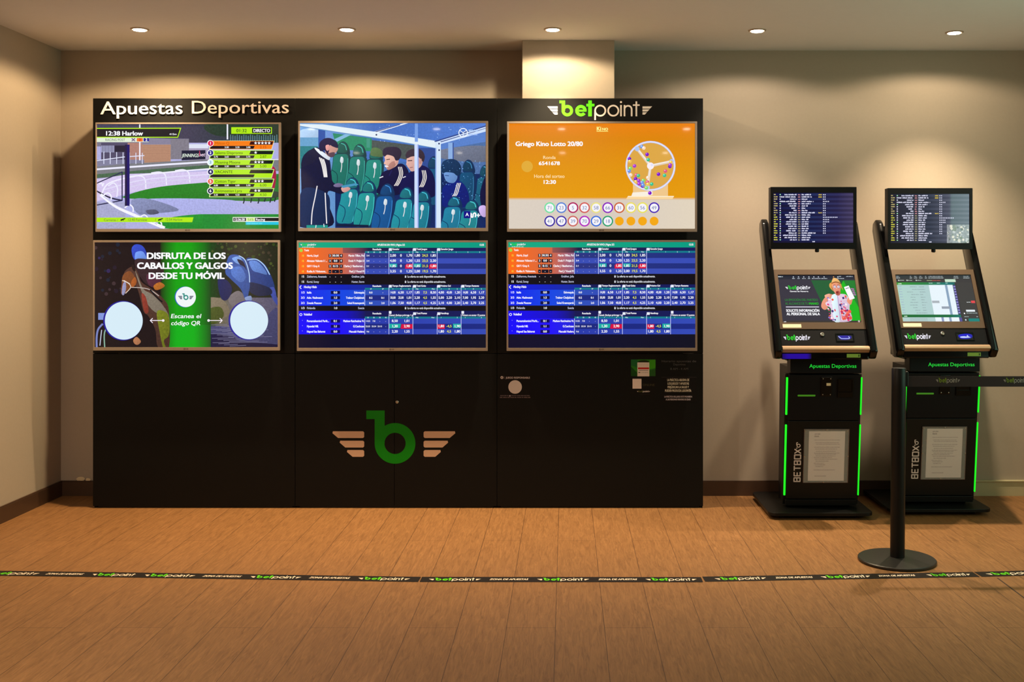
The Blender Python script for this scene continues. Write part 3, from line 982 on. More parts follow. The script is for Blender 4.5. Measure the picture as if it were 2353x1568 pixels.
def art_promo(w, h):
    c = Canvas(90, 94, 2236, 1320, w, h)
    c.rect(90, 94, 2236, 1320, (22, 12, 20), 0.4)
    c.grad(1350, 94, 2236, 760, [(0, (10, 60, 20)), (0.113, (20, 66, 24)), (0.3, (22, 32, 22)), (1, (26, 34, 22))], n=0.45)
    r = random.Random(2)
    for i in range(70):
        c.circ(r.uniform(1450, 2230), r.uniform(100, 420), r.uniform(6, 20), r.choice(((44, 70, 24), (70, 84, 36), (24, 44, 20), (60, 52, 40))), seg=7)
    for i in range(26):
        c.circ(r.uniform(90, 420), r.uniform(110, 700), r.uniform(8, 26), r.choice(((44, 34, 84), (60, 44, 50), (30, 20, 40), (20, 30, 50))), seg=9)
    # racecourse, water and rocks on the right
    c.grad(1350, 740, 2236, 1320, [(0, (30, 96, 34)), (0.113, (20, 66, 24)), (0.24, (104, 98, 76)), (0.5, (104, 98, 112)), (1, (84, 80, 108))], n=0.35)
    c.blob([(1400, 1090), (1700, 1080), (2000, 1050), (2236, 860), (2236, 1330), (1400, 1330)], (64, 66, 108), 0.35)
    c.blob([(1430, 1170), (1700, 1190), (1800, 1250), (2236, 1290), (2236, 1330), (1420, 1330)], (14, 14, 58), 0.3)
    for i in range(20):
        y = 1060 + i * 13
        c.line([(1440 + (i * 67) % 260, y), (1640 + (i * 97) % 540, y - 8)], 5, (118, 116, 150))
    c.blob([(1380, 760), (1560, 750), (1660, 860), (1640, 960), (1460, 1010), (1380, 960)], (128, 116, 96), 0.25)
    c.blob([(1420, 880), (1560, 850), (1600, 960), (1480, 1050), (1420, 1000)], (72, 84, 34), 0.4)
    c.blob([(1660, 740), (1770, 660), (1860, 740), (1840, 800), (1700, 840)], (116, 108, 112), 0.2)
    # greyhound leaning over the rocks
    c.blob([(1860, 300), (1960, 286), (2080, 350), (2150, 470), (2196, 600), (2180, 660), (2080, 640), (1960, 600), (1880, 560)], (34, 62, 130), 0.3)
    c.blob([(1900, 320), (1980, 310), (2060, 380), (2110, 470), (2020, 450), (1940, 420)], (90, 130, 206), 0.25)
    c.curve([(1880, 300), (1980, 292), (2070, 356), (2140, 470)], 12, (170, 206, 250))
    c.blob([(2120, 640), (2190, 620), (2220, 720), (2236, 830), (2190, 780), (2150, 700)], (60, 76, 160), 0.3)
    c.blob([(1900, 560), (2130, 620), (2160, 700), (2000, 720), (1900, 660)], (20, 34, 70), 0.3)
    c.blob([(1660, 260), (1760, 240), (1840, 290), (1900, 420), (1908, 600), (1880, 760), (1900, 770), (1860, 780), (1800, 640), (1680, 520), (1620, 440)], (50, 84, 160), 0.3)
    c.blob([(1700, 280), (1780, 260), (1830, 330), (1790, 350), (1740, 330)], (120, 160, 226), 0.25)
    c.blob([(1760, 290), (1830, 320), (1870, 420), (1840, 380), (1790, 350)], (16, 22, 54))
    c.curve([(1780, 250), (1850, 300), (1896, 440), (1906, 560)], 10, (186, 216, 252))
    c.blob([(1700, 400), (1800, 380), (1860, 500), (1800, 560), (1700, 480)], (78, 116, 196), 0.3)
    c.blob([(1540, 520), (1640, 540), (1700, 640), (1650, 760), (1580, 760), (1540, 640)], (24, 34, 86), 0.25)
    c.blob([(1850, 740), (1920, 720), (1926, 776), (1870, 780)], (130, 150, 196))
    # green band
    c.grad(860, 94, 1450, 1320, [(0, (24, 44, 16)), (0.12, (14, 110, 16)), (0.32, (6, 160, 16)), (0.6, (6, 158, 14)), (0.86, (10, 112, 20)), (1, (20, 66, 24))], n=0.08)
    c.grad(880, 1060, 1450, 1320, [(0, (10, 90, 16)), (0.3, (2, 176, 26)), (0.65, (2, 174, 24)), (1, (14, 80, 24))], n=0.05)
    # rider and bay horse on the left
    c.blob([(520, 180), (560, 120), (640, 130), (690, 200), (690, 290), (560, 300)], (46, 72, 190), 0.25)
    c.blob([(560, 240), (580, 205), (650, 200), (690, 260), (680, 296), (570, 296)], (110, 150, 236), 0.1)
    c.blob([(560, 300), (700, 290), (860, 330), (900, 440), (860, 560), (720, 600), (600, 460)], (52, 34, 40), 0.4)
    c.blob([(700, 470), (830, 480), (860, 560), (800, 620), (720, 590)], (84, 40, 60), 0.3)
    c.blob([(430, 460), (480, 400), (550, 380), (600, 460), (640, 560), (760, 640), (900, 760), (960, 900), (960, 1320), (830, 1320), (800, 1120), (720, 960), (660, 900), (610, 700), (560, 600), (460, 680), (400, 700), (400, 620)], (78, 50, 42), 0.4)
    c.blob([(420, 480), (500, 430), (560, 500), (576, 560), (520, 620), (440, 690), (400, 690), (404, 600)], (126, 72, 40), 0.35)
    c.blob([(560, 420), (590, 480), (660, 640), (760, 700), (880, 820), (960, 960), (950, 1100), (860, 960), (740, 860), (650, 700)], (128, 118, 104), 0.3)
    c.blob([(640, 690), (690, 740), (720, 900), (680, 920), (650, 820)], (140, 56, 44), 0.3)
    c.blob([(820, 900), (950, 940), (960, 1170), (900, 1240), (920, 1320), (890, 1320), (850, 1140)], (112, 120, 30), 0.4)
    c.blob([(420, 580), (450, 560), (456, 640), (430, 710), (406, 690)], (150, 150, 190), 0.2)
    c.blob([(520, 550), (560, 500), (580, 560), (550, 610), (520, 610)], (170, 90, 40), 0.2)
    c.blob([(520, 360), (552, 360), (566, 430), (536, 420)], (34, 22, 24))
    c.curve([(412, 540), (480, 570), (510, 620), (450, 690)], 9, (226, 206, 190))
    c.curve([(510, 620), (640, 626), (740, 650), (840, 720)], 10, (190, 176, 170))
    c.curve([(430, 540), (500, 580)], 10, (236, 226, 214))
    c.curve([(740, 650), (820, 740), (880, 790)], 16, (18, 20, 26))
    c.blob([(780, 600), (850, 560), (910, 600), (860, 640), (800, 650)], (180, 104, 40), 0.35)
    c.blob([(540, 1240), (580, 1200), (630, 1250), (600, 1290), (560, 1284)], (176, 116, 80), 0.2)
    # rails bottom left
    c.rect(130, 920, 240, 1000, (130, 150, 220), 0.15)
    c.curve([(112, 1320), (112, 1200), (130, 1110), (180, 1050)], 22, (120, 130, 190))
    c.curve([(150, 1300), (160, 1200), (170, 1120)], 10, (200, 206, 230))
    c.curve([(206, 1320), (200, 1200), (210, 1130), (240, 1080)], 14, (140, 180, 160))
    # white discs, arrows, badge and wording
    for x, y, rr in ((420, 1010, 232), (1890, 1006, 232)):
        c.circ(x, y, rr, (28, 24, 150), seg=64)
        c.circ(x + 10, y, rr - 10, (214, 236, 248), seg=64)
    c.circ(1148, 732, 122, (40, 90, 200), seg=64)
    c.circ(1156, 732, 119, (240, 246, 248), seg=64)
    emblem(c, 1066, 690, 182, (40, 140, 130), (50, 50, 90))
    c.text('DISFRUTA DE LOS', 1160, 286, 70, WHITE, w=930, al='c', bold=0.075)
    c.text('CABALLOS Y GALGOS', 1146, 402, 70, WHITE, w=1124, al='c', bold=0.075)
    c.text('DESDE TU MÓVIL', 1162, 520, 70, WHITE, w=890, al='c', bold=0.075)
    c.text('Escanea el', 976, 980, 48, WHITE, w=360, bold=0.025, it=0.2)
    c.text('código QR', 980, 1062, 48, WHITE, w=346, bold=0.025, it=0.2)
    for s, x0, x1 in ((1, 740, 892), (-1, 1584, 1424)):
        c.line([(x0, 1008), (x1, 1008)], 9, (246, 236, 246))
        c.line([(x0 + 28 * s, 982), (x0, 1008), (x0 + 28 * s, 1036)], 9, (246, 236, 246))
        c.circ(x1, 1008, 15, (246, 236, 246))
    return c


def art_odds(w, h):
    c = Canvas(82, 90, 2283, 1328, w, h)
    N0, N1, N2 = (24, 36, 116), (54, 76, 182), (8, 10, 34)
    TEAL = (10, 150, 132)
    c.rect(82, 90, 2283, 1328, (4, 6, 38), 0.05)
    c.grad(82, 90, 2283, 153, [(0, (20, 170, 130)), (1, (0, 156, 130))])
    logo(c, 100, 102, 188, 34, green=(50, 220, 60), white=WHITE, fat=8)
    c.scrib(122, 262, 150, 9, (190, 240, 220), 1)
    c.text('APUESTAS EN VIVO | Página 2/2', 1168, 130, 22, WHITE, w=324, al='c', bold=0.05)
    c.text('12:35', 2262, 130, 22, WHITE, w=56, al='r', bold=0.05)

    def rows(y0, n, rh, left):
        c.grad(82, y0 - (215 - 153), 1143, y0 + n * rh, left)
        for i in range(n):
            c.grad(860, y0 + i * rh, 2283, y0 + (i + 1) * rh, [(0, (N1 if i % 2 else N0)), (1, (N1 if i % 2 else N0))])

    def heads(y, names, strip=True, y2=None):
        if strip:
            c.rect(860, y + 18, 2283, y + 40, (8, 122, 140))
        c.text('Resultado', 1002, y + 6, 20, WHITE, w=104, al='c', bold=0.05)
        for x, t, wd in names:
            c.rect(x, y - 16, x + 34, y + 14, (236, 240, 255))
            c.text(t, x + 38, y + 4, 20, WHITE, w=wd, bold=0.05)
    LO, LB, LV = [(0, (255, 106, 16)), (0.45, (214, 104, 60)), (0.78, (120, 92, 140)), (1, (70, 80, 170))], [(0, (0, 26, 240)), (0.5, (16, 70, 226)), (1, (40, 84, 186))], [(0, (14, 0, 250)), (0.45, (30, 10, 250)), (0.8, (34, 40, 206)), (1, (36, 60, 176))]
    # tennis
    rows(215, 4, 61.7, LO)
    c.grad(600, 153, 2283, 215, [(0, (150, 84, 80)), (0.18, (28, 28, 70)), (1, (16, 24, 92))])
    for i in (0, 2):
        c.grad(860, 215 + i * 61.7, 2283, 215 + (i + 1) * 61.7, [(0, (40, 50, 130)), (0.3, (34, 50, 130)), (1, (26, 44, 126))])
    heads(175, ((1143, 'Ganador', 84), (1428, 'Total Juegos', 126), (1712, 'Ganador Juego', 150)))
    for x, t in ((898, '1S'), (968, '2S'), (1038, '3S'), (1108, '4S'), (1190, '1'), (1380, '2'), (1474, 'Más'), (1664, 'Men'), (1934, '1'), (2072, '2'), (2210, '3')):
        c.text(t, x, 212, 14, (200, 236, 240), al='c', bold=0.04)
    c.circ(110, 184, 20, (170, 214, 60))
    c.text('Tenis', 146, 194, 24, WHITE, w=56, bold=0.05)
    ten = (('1S', 'Harris, Lloyd', 134, '2', '30:30', '4', 'Martin Tiffon, Pol', 186, '3:4', ('2,00', '0', '1,70', '1,80', '24,5', '1,85')),
           ('1S', 'Almazan Valiente I / ...', 238, '3', '0:0', '4', 'Dods F / Poljak D', 186, '3:4', ('4,00', '0', '1,20', '1,55', '23,5', '2,20')),
           ('1S', 'Gill F / Gray A', 148, '2', '0:15', '1', 'Clarke J / Bastherner...', 240, '2:1', ('1,85', '0', '1,85', '1,85', '21,5', '1,80')),
           ('1S', 'Kodba A / Vinhonova...', 232, '-', '-', '-', 'Paul J / Vocel M', 176, ':', ('3,55', '0', '1,25', '2,00', '19,5', '1,70')))
    for i, (s1, n1, w1, a, b, d, n2, w2, rs, od) in enumerate(ten):
        y = 215 + i * 61.7
        yb = y + 42
        if i == 2:
            c.rect(1146, y + 2, 1238, y + 42, (20, 176, 170))
            c.poly([(1352, y + 4), (1420, y + 4), (1420, y + 60), (1334, y + 60), (1334, y + 22)], (226, 12, 60))
            c.rect(1436, y + 2, 1522, y + 42, (20, 176, 170))
            c.poly([(1634, y + 4), (1704, y + 4), (1704, y + 60), (1614, y + 60), (1614, y + 22)], (226, 12, 60))
        for x0, x1 in ((434, 466), (474, 556), (562, 598)):
            c.rect(x0, y + 12, x1, y + 52, (16, 10, 34))
        c.text(s1, 130, yb, 22, (255, 220, 60), w=26, al='c', bold=0.04)
        c.text(n1, 178, yb, 24, WHITE, w=w1, bold=0.05)
        for t, x in ((a, 450), (b, 515), (d, 580)):
            c.text(t, x, yb, 24, WHITE, al='c', bold=0.04)
        c.text(n2, 852, yb, 24, WHITE, w=w2, al='r', bold=0.05)
        c.text(rs, 895, yb - 2, 20, WHITE, al='c', bold=0.02)
        for x in (966, 1036, 1106):
            c.text('-', x, yb, 20, WHITE, al='c')
        for x, t in zip((1190, 1284, 1380, 1474, 1568, 1662), od):
            c.text(t, x, yb, 28, (226, 226, 60) if x == 1568 else WHITE, al='c', bold=0.035)

    def closed(y, s, n1, w1, mid, n2, w2):
        c.rect(82, y, 2283, y + 61, (6, 6, 20))
        c.text(s, 130, y + 40, 24, WHITE, al='c', bold=0.03)
        c.text(n1, 178, y + 40, 24, (196, 200, 226), w=w1, bold=0.03)
        c.text(n2, 854, y + 40, 24, (196, 200, 226), w=w2, al='r', bold=0.03)
        for x, t in zip((450, 515, 582), mid):
            c.text(t, x, y + 40, 24, WHITE, al='c', bold=0.03)
        c.rect(1330, y + 24, 1346, y + 42, (226, 230, 240))
        c.ring(1338, y + 23, 5, 8, (226, 230, 240))
        c.text('La oferta no está disponible actualmente.', 1360, y + 40, 24, (226, 230, 240), w=452, bold=0.03)
    closed(463, '1S', 'Zakharova, Anastasia', 232, ('-', '-', '-'), 'Grabher, Julia', 150)
    closed(524, '1S', 'Kartal, Sonay', 142, ('-', '-', '-'), 'Hunter, Storm', 150)
    # ice hockey
    rows(648, 3, 61.7, LB)
    c.grad(82, 586, 2283, 648, [(0, (0, 16, 226)), (0.35, (14, 40, 160)), (0.45, (14, 24, 86)), (1, (16, 24, 92))])
    heads(606, ((1143, 'Tiempo Reglamentario', 222), (1428, 'Total Goles', 112), (1712, 'Próximo Gol', 120), (1996, 'Tiempo Restante', 168)))
    for x, t in ((930, '1P'), (1072, '2P'), (1190, '1'), (1284, 'X'), (1378, '2'), (1474, 'Más'), (1664, 'Men'), (1756, '1'), (1850, 'X'), (1946, '2'), (2040, '1'), (2136, 'X'), (2230, '2')):
        c.text(t, x, 644, 14, (200, 236, 240), al='c', bold=0.04)
    c.curve([(112, 598), (96, 616), (112, 634)], 8, WHITE)
    c.text('Hockey Hielo', 142, 626, 26, WHITE, w=152, bold=0.05, it=0.1)
    hoc = (('1/3', 'Italia', 54, '0:0', 'Eslovaquia', 118, '0:0', '-', ('14,00', '6,50', '1,17', '1,85', '7,5', '8,50', '4,00', '45,00', '1,20', '14,00', '6,50', '1,17')),
           ('3/3', 'Adm. Vladivostok', 190, '1:3', 'Traktor Cheljabinsk', 214, '0:2', '0:1', ('50,00', '25,00', '1,01', '2,20', '4,5', '1,55', '5,00', '2,20', '2,10', '7,00', '1,95', '2,20')),
           ('3/3', 'Zvezda Moscow', 174, '2:0', 'Sokol Krasnoyarsk', 200, '0:0', '2:0', ('1,06', '7,50', '40,00', '1,17', '4,5', '4,25', '2,10', '4,00', '2,20', '2,40', '2,70', '3,25')))
    for i, (s1, n1, w1, sc, n2, w2, r1, r2, od) in enumerate(hoc):
        y = 648 + i * 61.7
        yb = y + 42
        if i != 1:
            c.grad(860, y, 2283, y + 61.7, [(0, (40, 80, 186)), (0.4, (54, 70, 182)), (1, (52, 74, 182))])
        else:
            c.rect(860, y, 2283, y + 61.7, (22, 40, 132))
        c.rect(460, y + 12, 568, y + 48, (2, 6, 70))
        c.text(s1, 130, yb, 24, WHITE, al='c', bold=0.03)
        c.text(n1, 178, yb, 24, WHITE, w=w1, bold=0.05)
        c.text(sc, 514, yb, 24, WHITE, al='c', bold=0.04)
        c.text(n2, 852, yb, 24, WHITE, w=w2, al='r', bold=0.05)
        c.text(r1, 930, yb, 22, WHITE, al='c', bold=0.03)
        c.text(r2, 1072, yb, 22, WHITE, al='c', bold=0.03)
        for k, t in enumerate(od):
            c.text(t, 1190 + k * 94.6, yb, 26, (226, 226, 60) if k == 4 else WHITE, al='c', bold=0.035, w=62 if len(t) > 4 else None)
    closed(833, '1/3', 'Finlandia', 100, (), 'Suecia', 74)
    c.text('1:0', 515, 873, 24, WHITE, al='c', bold=0.03)
    # volleyball
    rows(984, 3, 61.7, LV)
    c.grad(82, 894, 2283, 984, [(0, (14, 0, 246)), (0.25, (16, 10, 190)), (0.36, (14, 18, 80)), (1, (14, 24, 88))])
    heads(928, ((1428, 'Total Puntos', 124), (1712, 'Handicap', 96)), False)
    c.rect(860, 962, 2283, 984, (8, 122, 140))
    for x, t, wd in ((1143, 'Ganad. (Incluye prórroga + p', 274), (1996, 'Primero en anotar 12 puntos', 272)):
        c.rect(x, 896, x + 30, 928, (236, 240, 255))
        c.text(t, x + 6, 954, 20, WHITE, w=wd, bold=0.05)
    for x, t in ((896, '1S'), (966, '2S'), (1036, '3S'), (1106, '4S'), (1212, '1'), (1356, '2'), (1474, 'Más'), (1660, 'Men'), (1756, '1'), (1946, '2'), (2040, '1'), (2230, '2')):
        c.text(t, x, 979, 14, (200, 236, 240), al='c', bold=0.04)
    c.ring(108, 938, 10, 16, WHITE)
    c.text('Voleibol', 140, 948, 26, WHITE, w=98, bold=0.05, it=0.08)
    vol = (('Pemantakemind Perlit...', 262, '0:1', 'Mathew Ratchesima Vc', 246, ('14:25', '7:8', '-', '-'), ('8,50', '1,01'), ()),
           ('Hyundai Hill.', 138, '1:1', 'G.Caschcase', 130, ('22:25', '25:24', '23:15', '-'), ('1,30', '2,90'), ('1,80', '-4,5', '1,90')),
           ('Hapoel Sea Bahorot', 216, '0:0', 'Maccabi Hadera', 178, ('9:6', '-', '-', '-'), ('2,20', '1,55'), ('1,80', '4,5', '1,80')))
    for i, (n1, w1, sc, n2, w2, rs, od, hd) in enumerate(vol):
        y = 984 + i * 61.7
        yb = y + 41
        c.grad(860, y, 2283, y + 61.7, [(0, (36, 56, 170) if i != 1 else (20, 36, 126)), (1, (50, 74, 182) if i != 1 else (22, 40, 130))])
        c.rect(460, y + 12, 568, y + 48, (4, 2, 92))
        c.text("'", 126, yb, 22, WHITE, al='c')
        c.text(n1, 178, yb, 24, WHITE, w=w1, bold=0.05)
        c.text(sc, 514, yb, 24, WHITE, al='c', bold=0.04)
        c.text(n2, 852, yb, 24, WHITE, w=w2, al='r', bold=0.05)
        for x, t in zip((896, 966, 1036, 1106), rs):
            c.text(t, x, yb - 2, 18, WHITE, al='c', bold=0.02, w=54 if len(t) > 4 else None)
        if i == 1:
            c.poly([(1146, y), (1284, y), (1276, y + 50), (1146, y + 54)], (20, 176, 164))
            c.poly([(1290, y + 4), (1420, y + 4), (1420, y + 58), (1282, y + 58), (1282, y + 46)], (216, 10, 66))
            c.rect(1712, y + 6, 1800, y + 60, (216, 10, 66))
            c.rect(1896, y, 1990, y + 50, (20, 176, 164))
        for x, t in zip((1212, 1354), od):
            c.text(t, x, yb, 28, WHITE, al='c', bold=0.035)
        for x, t in zip((1756, 1850, 1946), hd):
            c.text(t, x, yb, 28, (226, 226, 60) if x == 1850 else WHITE, al='c', bold=0.035)
    for x in (860, 1143, 1425, 1710, 1992):
        for y0, y1 in ((215, 463), (648, 833), (984, 1169)):
            if x == 1992 and y0 == 215:
                continue
            c.rect(x - 3, y0 - (50 if x != 860 else 0), x + 3, y1, (206, 212, 255))
    c.grad(82, 1169, 2283, 1328, [(0, (8, 6, 40)), (0.4, (2, 6, 44)), (1, (6, 10, 30))])
    return c


NAMELEN = ((258, 200), (330, 216), (140, 130), (330, 258), (182, 200), (150, 130), (108, 78), (62, 124), (160, 280), (246, 190),
           (222, 178), (150, 144), (222, 150), (230, 160), (180, 142), (176, 148), (222, 126), (168, 296), (290, 206), (260, 188), (142, 160))


def art_list(w, h, second=False):
    """fixture list of the small upper display"""
    c = Canvas(190, 215, 1905, 1310, w, h)
    if second:
        c.grad(190, 215, 1905, 1310, [(0, (34, 36, 50)), (0.5, (46, 54, 70)), (0.62, (62, 68, 84)), (1, (92, 96, 116))], n=0.06)  # haze of a reflection painted in, paler towards the right
    else:
        c.grad(190, 215, 1905, 1310, [(0, (20, 18, 48)), (0.5, (22, 26, 66)), (0.8, (36, 32, 70)), (1, (58, 52, 84))], n=0.06)
    for i in range(21):
        y = 232 + i * 49.6
        if i % 2 == 0 or i in (10, 12):
            if second:
                c.grad(190, y, 1905, y + 44, [(0, (26, 28, 42)), (0.5, (58, 66, 84)), (1, (108, 112, 130))])  # rows carry the same painted reflection haze
            else:
                c.grad(190, y, 1905, y + 44, [(0, (14, 14, 70)), (0.5, (34, 46, 92)), (0.8, (46, 46, 92)), (1, (74, 66, 104))])
    if second:
        c.rect(1420, 900, 1905, 1310, (150, 156, 160), 0.5)  # bright mottled reflection painted over the lower right corner
        r = random.Random(3)
        for i in range(60):
            c.circ(r.uniform(1440, 1890), r.uniform(920, 1300), r.uniform(10, 36), r.choice(((196, 200, 200), (110, 120, 120), (226, 222, 206), (130, 140, 130))), seg=9, n=0.3)
    lc = (232, 232, 255)
    for i, (a, b) in enumerate(NAMELEN):
        y = 268 + i * 49.6
        c.scrib(204, 204 + (80 if i % 3 else 40), y - 4, 24, (226, 222, 70) if 8 < i else (206, 190, 120), i)
        c.circ(340, y - 14, 14, lc if i % 4 else (170, 240, 190), seg=14)
        c.scrib(690 - a, 690, y, 28, lc, i + 30)
        c.scrib(722, 772, y, 22, (220, 150, 150) if i < 9 else (180, 170, 130), i + 60)
        c.scrib(800, 800 + b, y, 28, lc, i + 90)
        if i < 18:
            ext = {3: 150, 10: 310, 11: 150, 12: 140}.get(i, 56)
            k = 1258
            while k < 1258 + ext - 10:
                c.rect(k, y - 24, k + 18, y, lc)
                k += 36
        if i in (0, 1, 8):
            c.scrib(1160, 1236, y, 24, (226, 196, 70), i + 120)
    c.scrib(1030, 1082, 1298, 24, lc, 7)
    return c


def art_advert(w, h):
    """touch screen: man in a straw hat holding up a phone beside the slogan"""
    c = Canvas(0, 0, 1000, 590, w, h)
    c.rect(0, 0, 1000, 590, (48, 46, 60), 0.03)
    c.rect(0, 0, 1000, 50, (30, 34, 50))
    c.scrib(6, 70, 22, 11, (226, 240, 246), 2)
    for i, (a, b) in enumerate(((188, 222), (256, 288), (316, 364), (392, 424), (444, 500), (504, 560), (566, 646))):
        c.scrib(a, b, 44, 9, (206, 216, 226), i)
        c.circ((a + b) / 2, 20, 8, (190, 196, 210), seg=12)
    for i, (a, b, col) in enumerate(((716, 756, (226, 160, 90)), (772, 866, (206, 216, 226)))):
        c.scrib(a, b, 44, 9, col, i + 9)
        c.circ(a + 14, 20, 8, col, seg=12)
    c.scrib(800, 832, 18, 9, (206, 216, 226), 15)
    c.scrib(896, 980, 18, 9, (206, 216, 226), 16)
    c.poly([(430, 62), (1000, 62), (1000, 565), (760, 565), (560, 420)], (24, 92, 50), 0.05)
    c.poly([(760, 200), (850, 66), (1000, 72), (1000, 565), (820, 565)], (10, 180, 20), 0.03)
    c.poly([(850, 66), (1000, 66), (1000, 400)], (20, 122, 42))
    c.poly([(0, 62), (430, 62), (560, 420), (620, 565), (0, 565)], (50, 47, 62))
    logo(c, 82, 128, 330, 62, green=(20, 206, 40), white=WHITE, fat=13)
    c.text('Gaveta de Navarra', 256, 210, 17, WHITE, w=240, al='c', bold=0.05)
    c.text('LA EMOCIÓN DEL PARTIDO', 60, 322, 27, (16, 150, 46), w=428)
    c.text('AL ALCANCE DE TU', 60, 368, 27, (16, 150, 46), w=300)
    c.text('MANO', 366, 368, 27, (24, 196, 24), w=124, bold=0.05)
    c.rect(64, 392, 490, 401, (240, 236, 255))
    c.text('SOLICITE INFORMACIÓN', 62, 456, 31, WHITE, w=428, bold=0.07)
    c.text('AL PERSONAL DE SALA', 64, 498, 31, WHITE, w=424, bold=0.07)
    c.scrib(16, 50, 584, 10, WHITE, 3)
    c.scrib(84, 112, 584, 8, (190, 190, 200), 4)
    c.poly([(0, 565), (1000, 565), (1000, 590), (0, 590)], (54, 46, 44))
    c.scrib(16, 50, 582, 9, WHITE, 3)
    c.circ(978, 572, 13, (196, 176, 180))
    # figure
    SK, SK2 = (232, 150, 120), (196, 104, 82)
    c.blob([(520, 396), (540, 330), (600, 262), (640, 248), (664, 276), (640, 300), (610, 330), (596, 370), (600, 410), (556, 432)], SK, 0.06)
    c.blob([(580, 256), (640, 232), (680, 248), (690, 274), (664, 292), (610, 294)], (240, 168, 140))
    for k in range(4):
        c.line([(650 + k * 4, 240 + k * 14), (684 + k * 2, 246 + k * 14)], 10, (226, 140, 112))
    c.blob([(618, 318), (700, 258), (760, 236), (850, 240), (884, 280), (900, 330), (880, 420), (880, 565), (640, 565), (640, 420), (590, 380), (580, 348)], (224, 200, 224), 0.15)
    c.blob([(670, 262), (740, 238), (756, 330), (740, 565), (660, 565), (664, 400)], (220, 240, 250))
    r = random.Random(8)
    for i in range(70):
        x, y = r.choice(((760, 880), (600, 664)))[0] + r.uniform(0, 110 if i % 3 else 40), r.uniform(262, 560)
        c.circ(x, y, r.uniform(6, 17), r.choice(((250, 230, 240), (226, 60, 120), (60, 44, 120), (240, 90, 60), (150, 120, 200), (250, 200, 210))), seg=6)
    for i in range(22):
        c.circ(r.uniform(770, 880), r.uniform(440, 556), r.uniform(10, 22), r.choice(((240, 84, 70), (250, 110, 90), (200, 30, 90))), seg=7)
    c.line([(748, 262), (744, 556)], 8, (190, 120, 190))
    c.blob([(726, 170), (790, 180), (786, 238), (754, 258), (724, 236)], SK2)
    c.blob([(690, 120), (700, 84), (750, 74), (800, 92), (806, 140), (790, 200), (760, 240), (734, 240), (704, 196)], SK, 0.05)
    c.blob([(736, 206), (766, 196), (780, 214), (756, 244), (734, 240)], (168, 74, 60))
    c.circ(748, 216, 12, (130, 10, 24))
    for ex in (728, 776):
        c.circ(ex, 146, 17, (250, 240, 250), ry=14)
        c.ring(ex, 146, 15, 19, (110, 70, 120))
        c.circ(ex + 2, 147, 6, (50, 34, 60), seg=14)
    c.line([(710, 124), (740, 118)], 5, (120, 70, 60))
    c.line([(764, 118), (796, 124)], 5, (120, 70, 60))
    c.circ(748, 164, 9, (240, 176, 160))
    c.blob([(660, 150), (668, 104), (720, 84), (800, 88), (822, 150), (828, 190), (806, 150), (780, 104), (712, 104), (688, 150), (700, 200)], (220, 150, 74))
    c.blob([(696, 94), (712, 50), (740, 34), (780, 50), (806, 96), (750, 78)], (240, 184, 110))
    c.blob([(694, 96), (750, 78), (806, 98), (806, 108), (750, 92), (692, 108)], (150, 84, 50))
    c.blob([(860, 330), (880, 280), (910, 240), (950, 250), (930, 320), (900, 370)], SK)
    c.poly([(846, 150), (910, 130), (966, 290), (898, 312)], WHITE)
    c.line([(866, 170), (908, 158)], 8, (110, 90, 120))
    for k in range(4):
        c.line([(936 + k * 7, 170 + k * 24), (972 + k * 4, 176 + k * 24)], 15, (176, 110, 176))
    return c


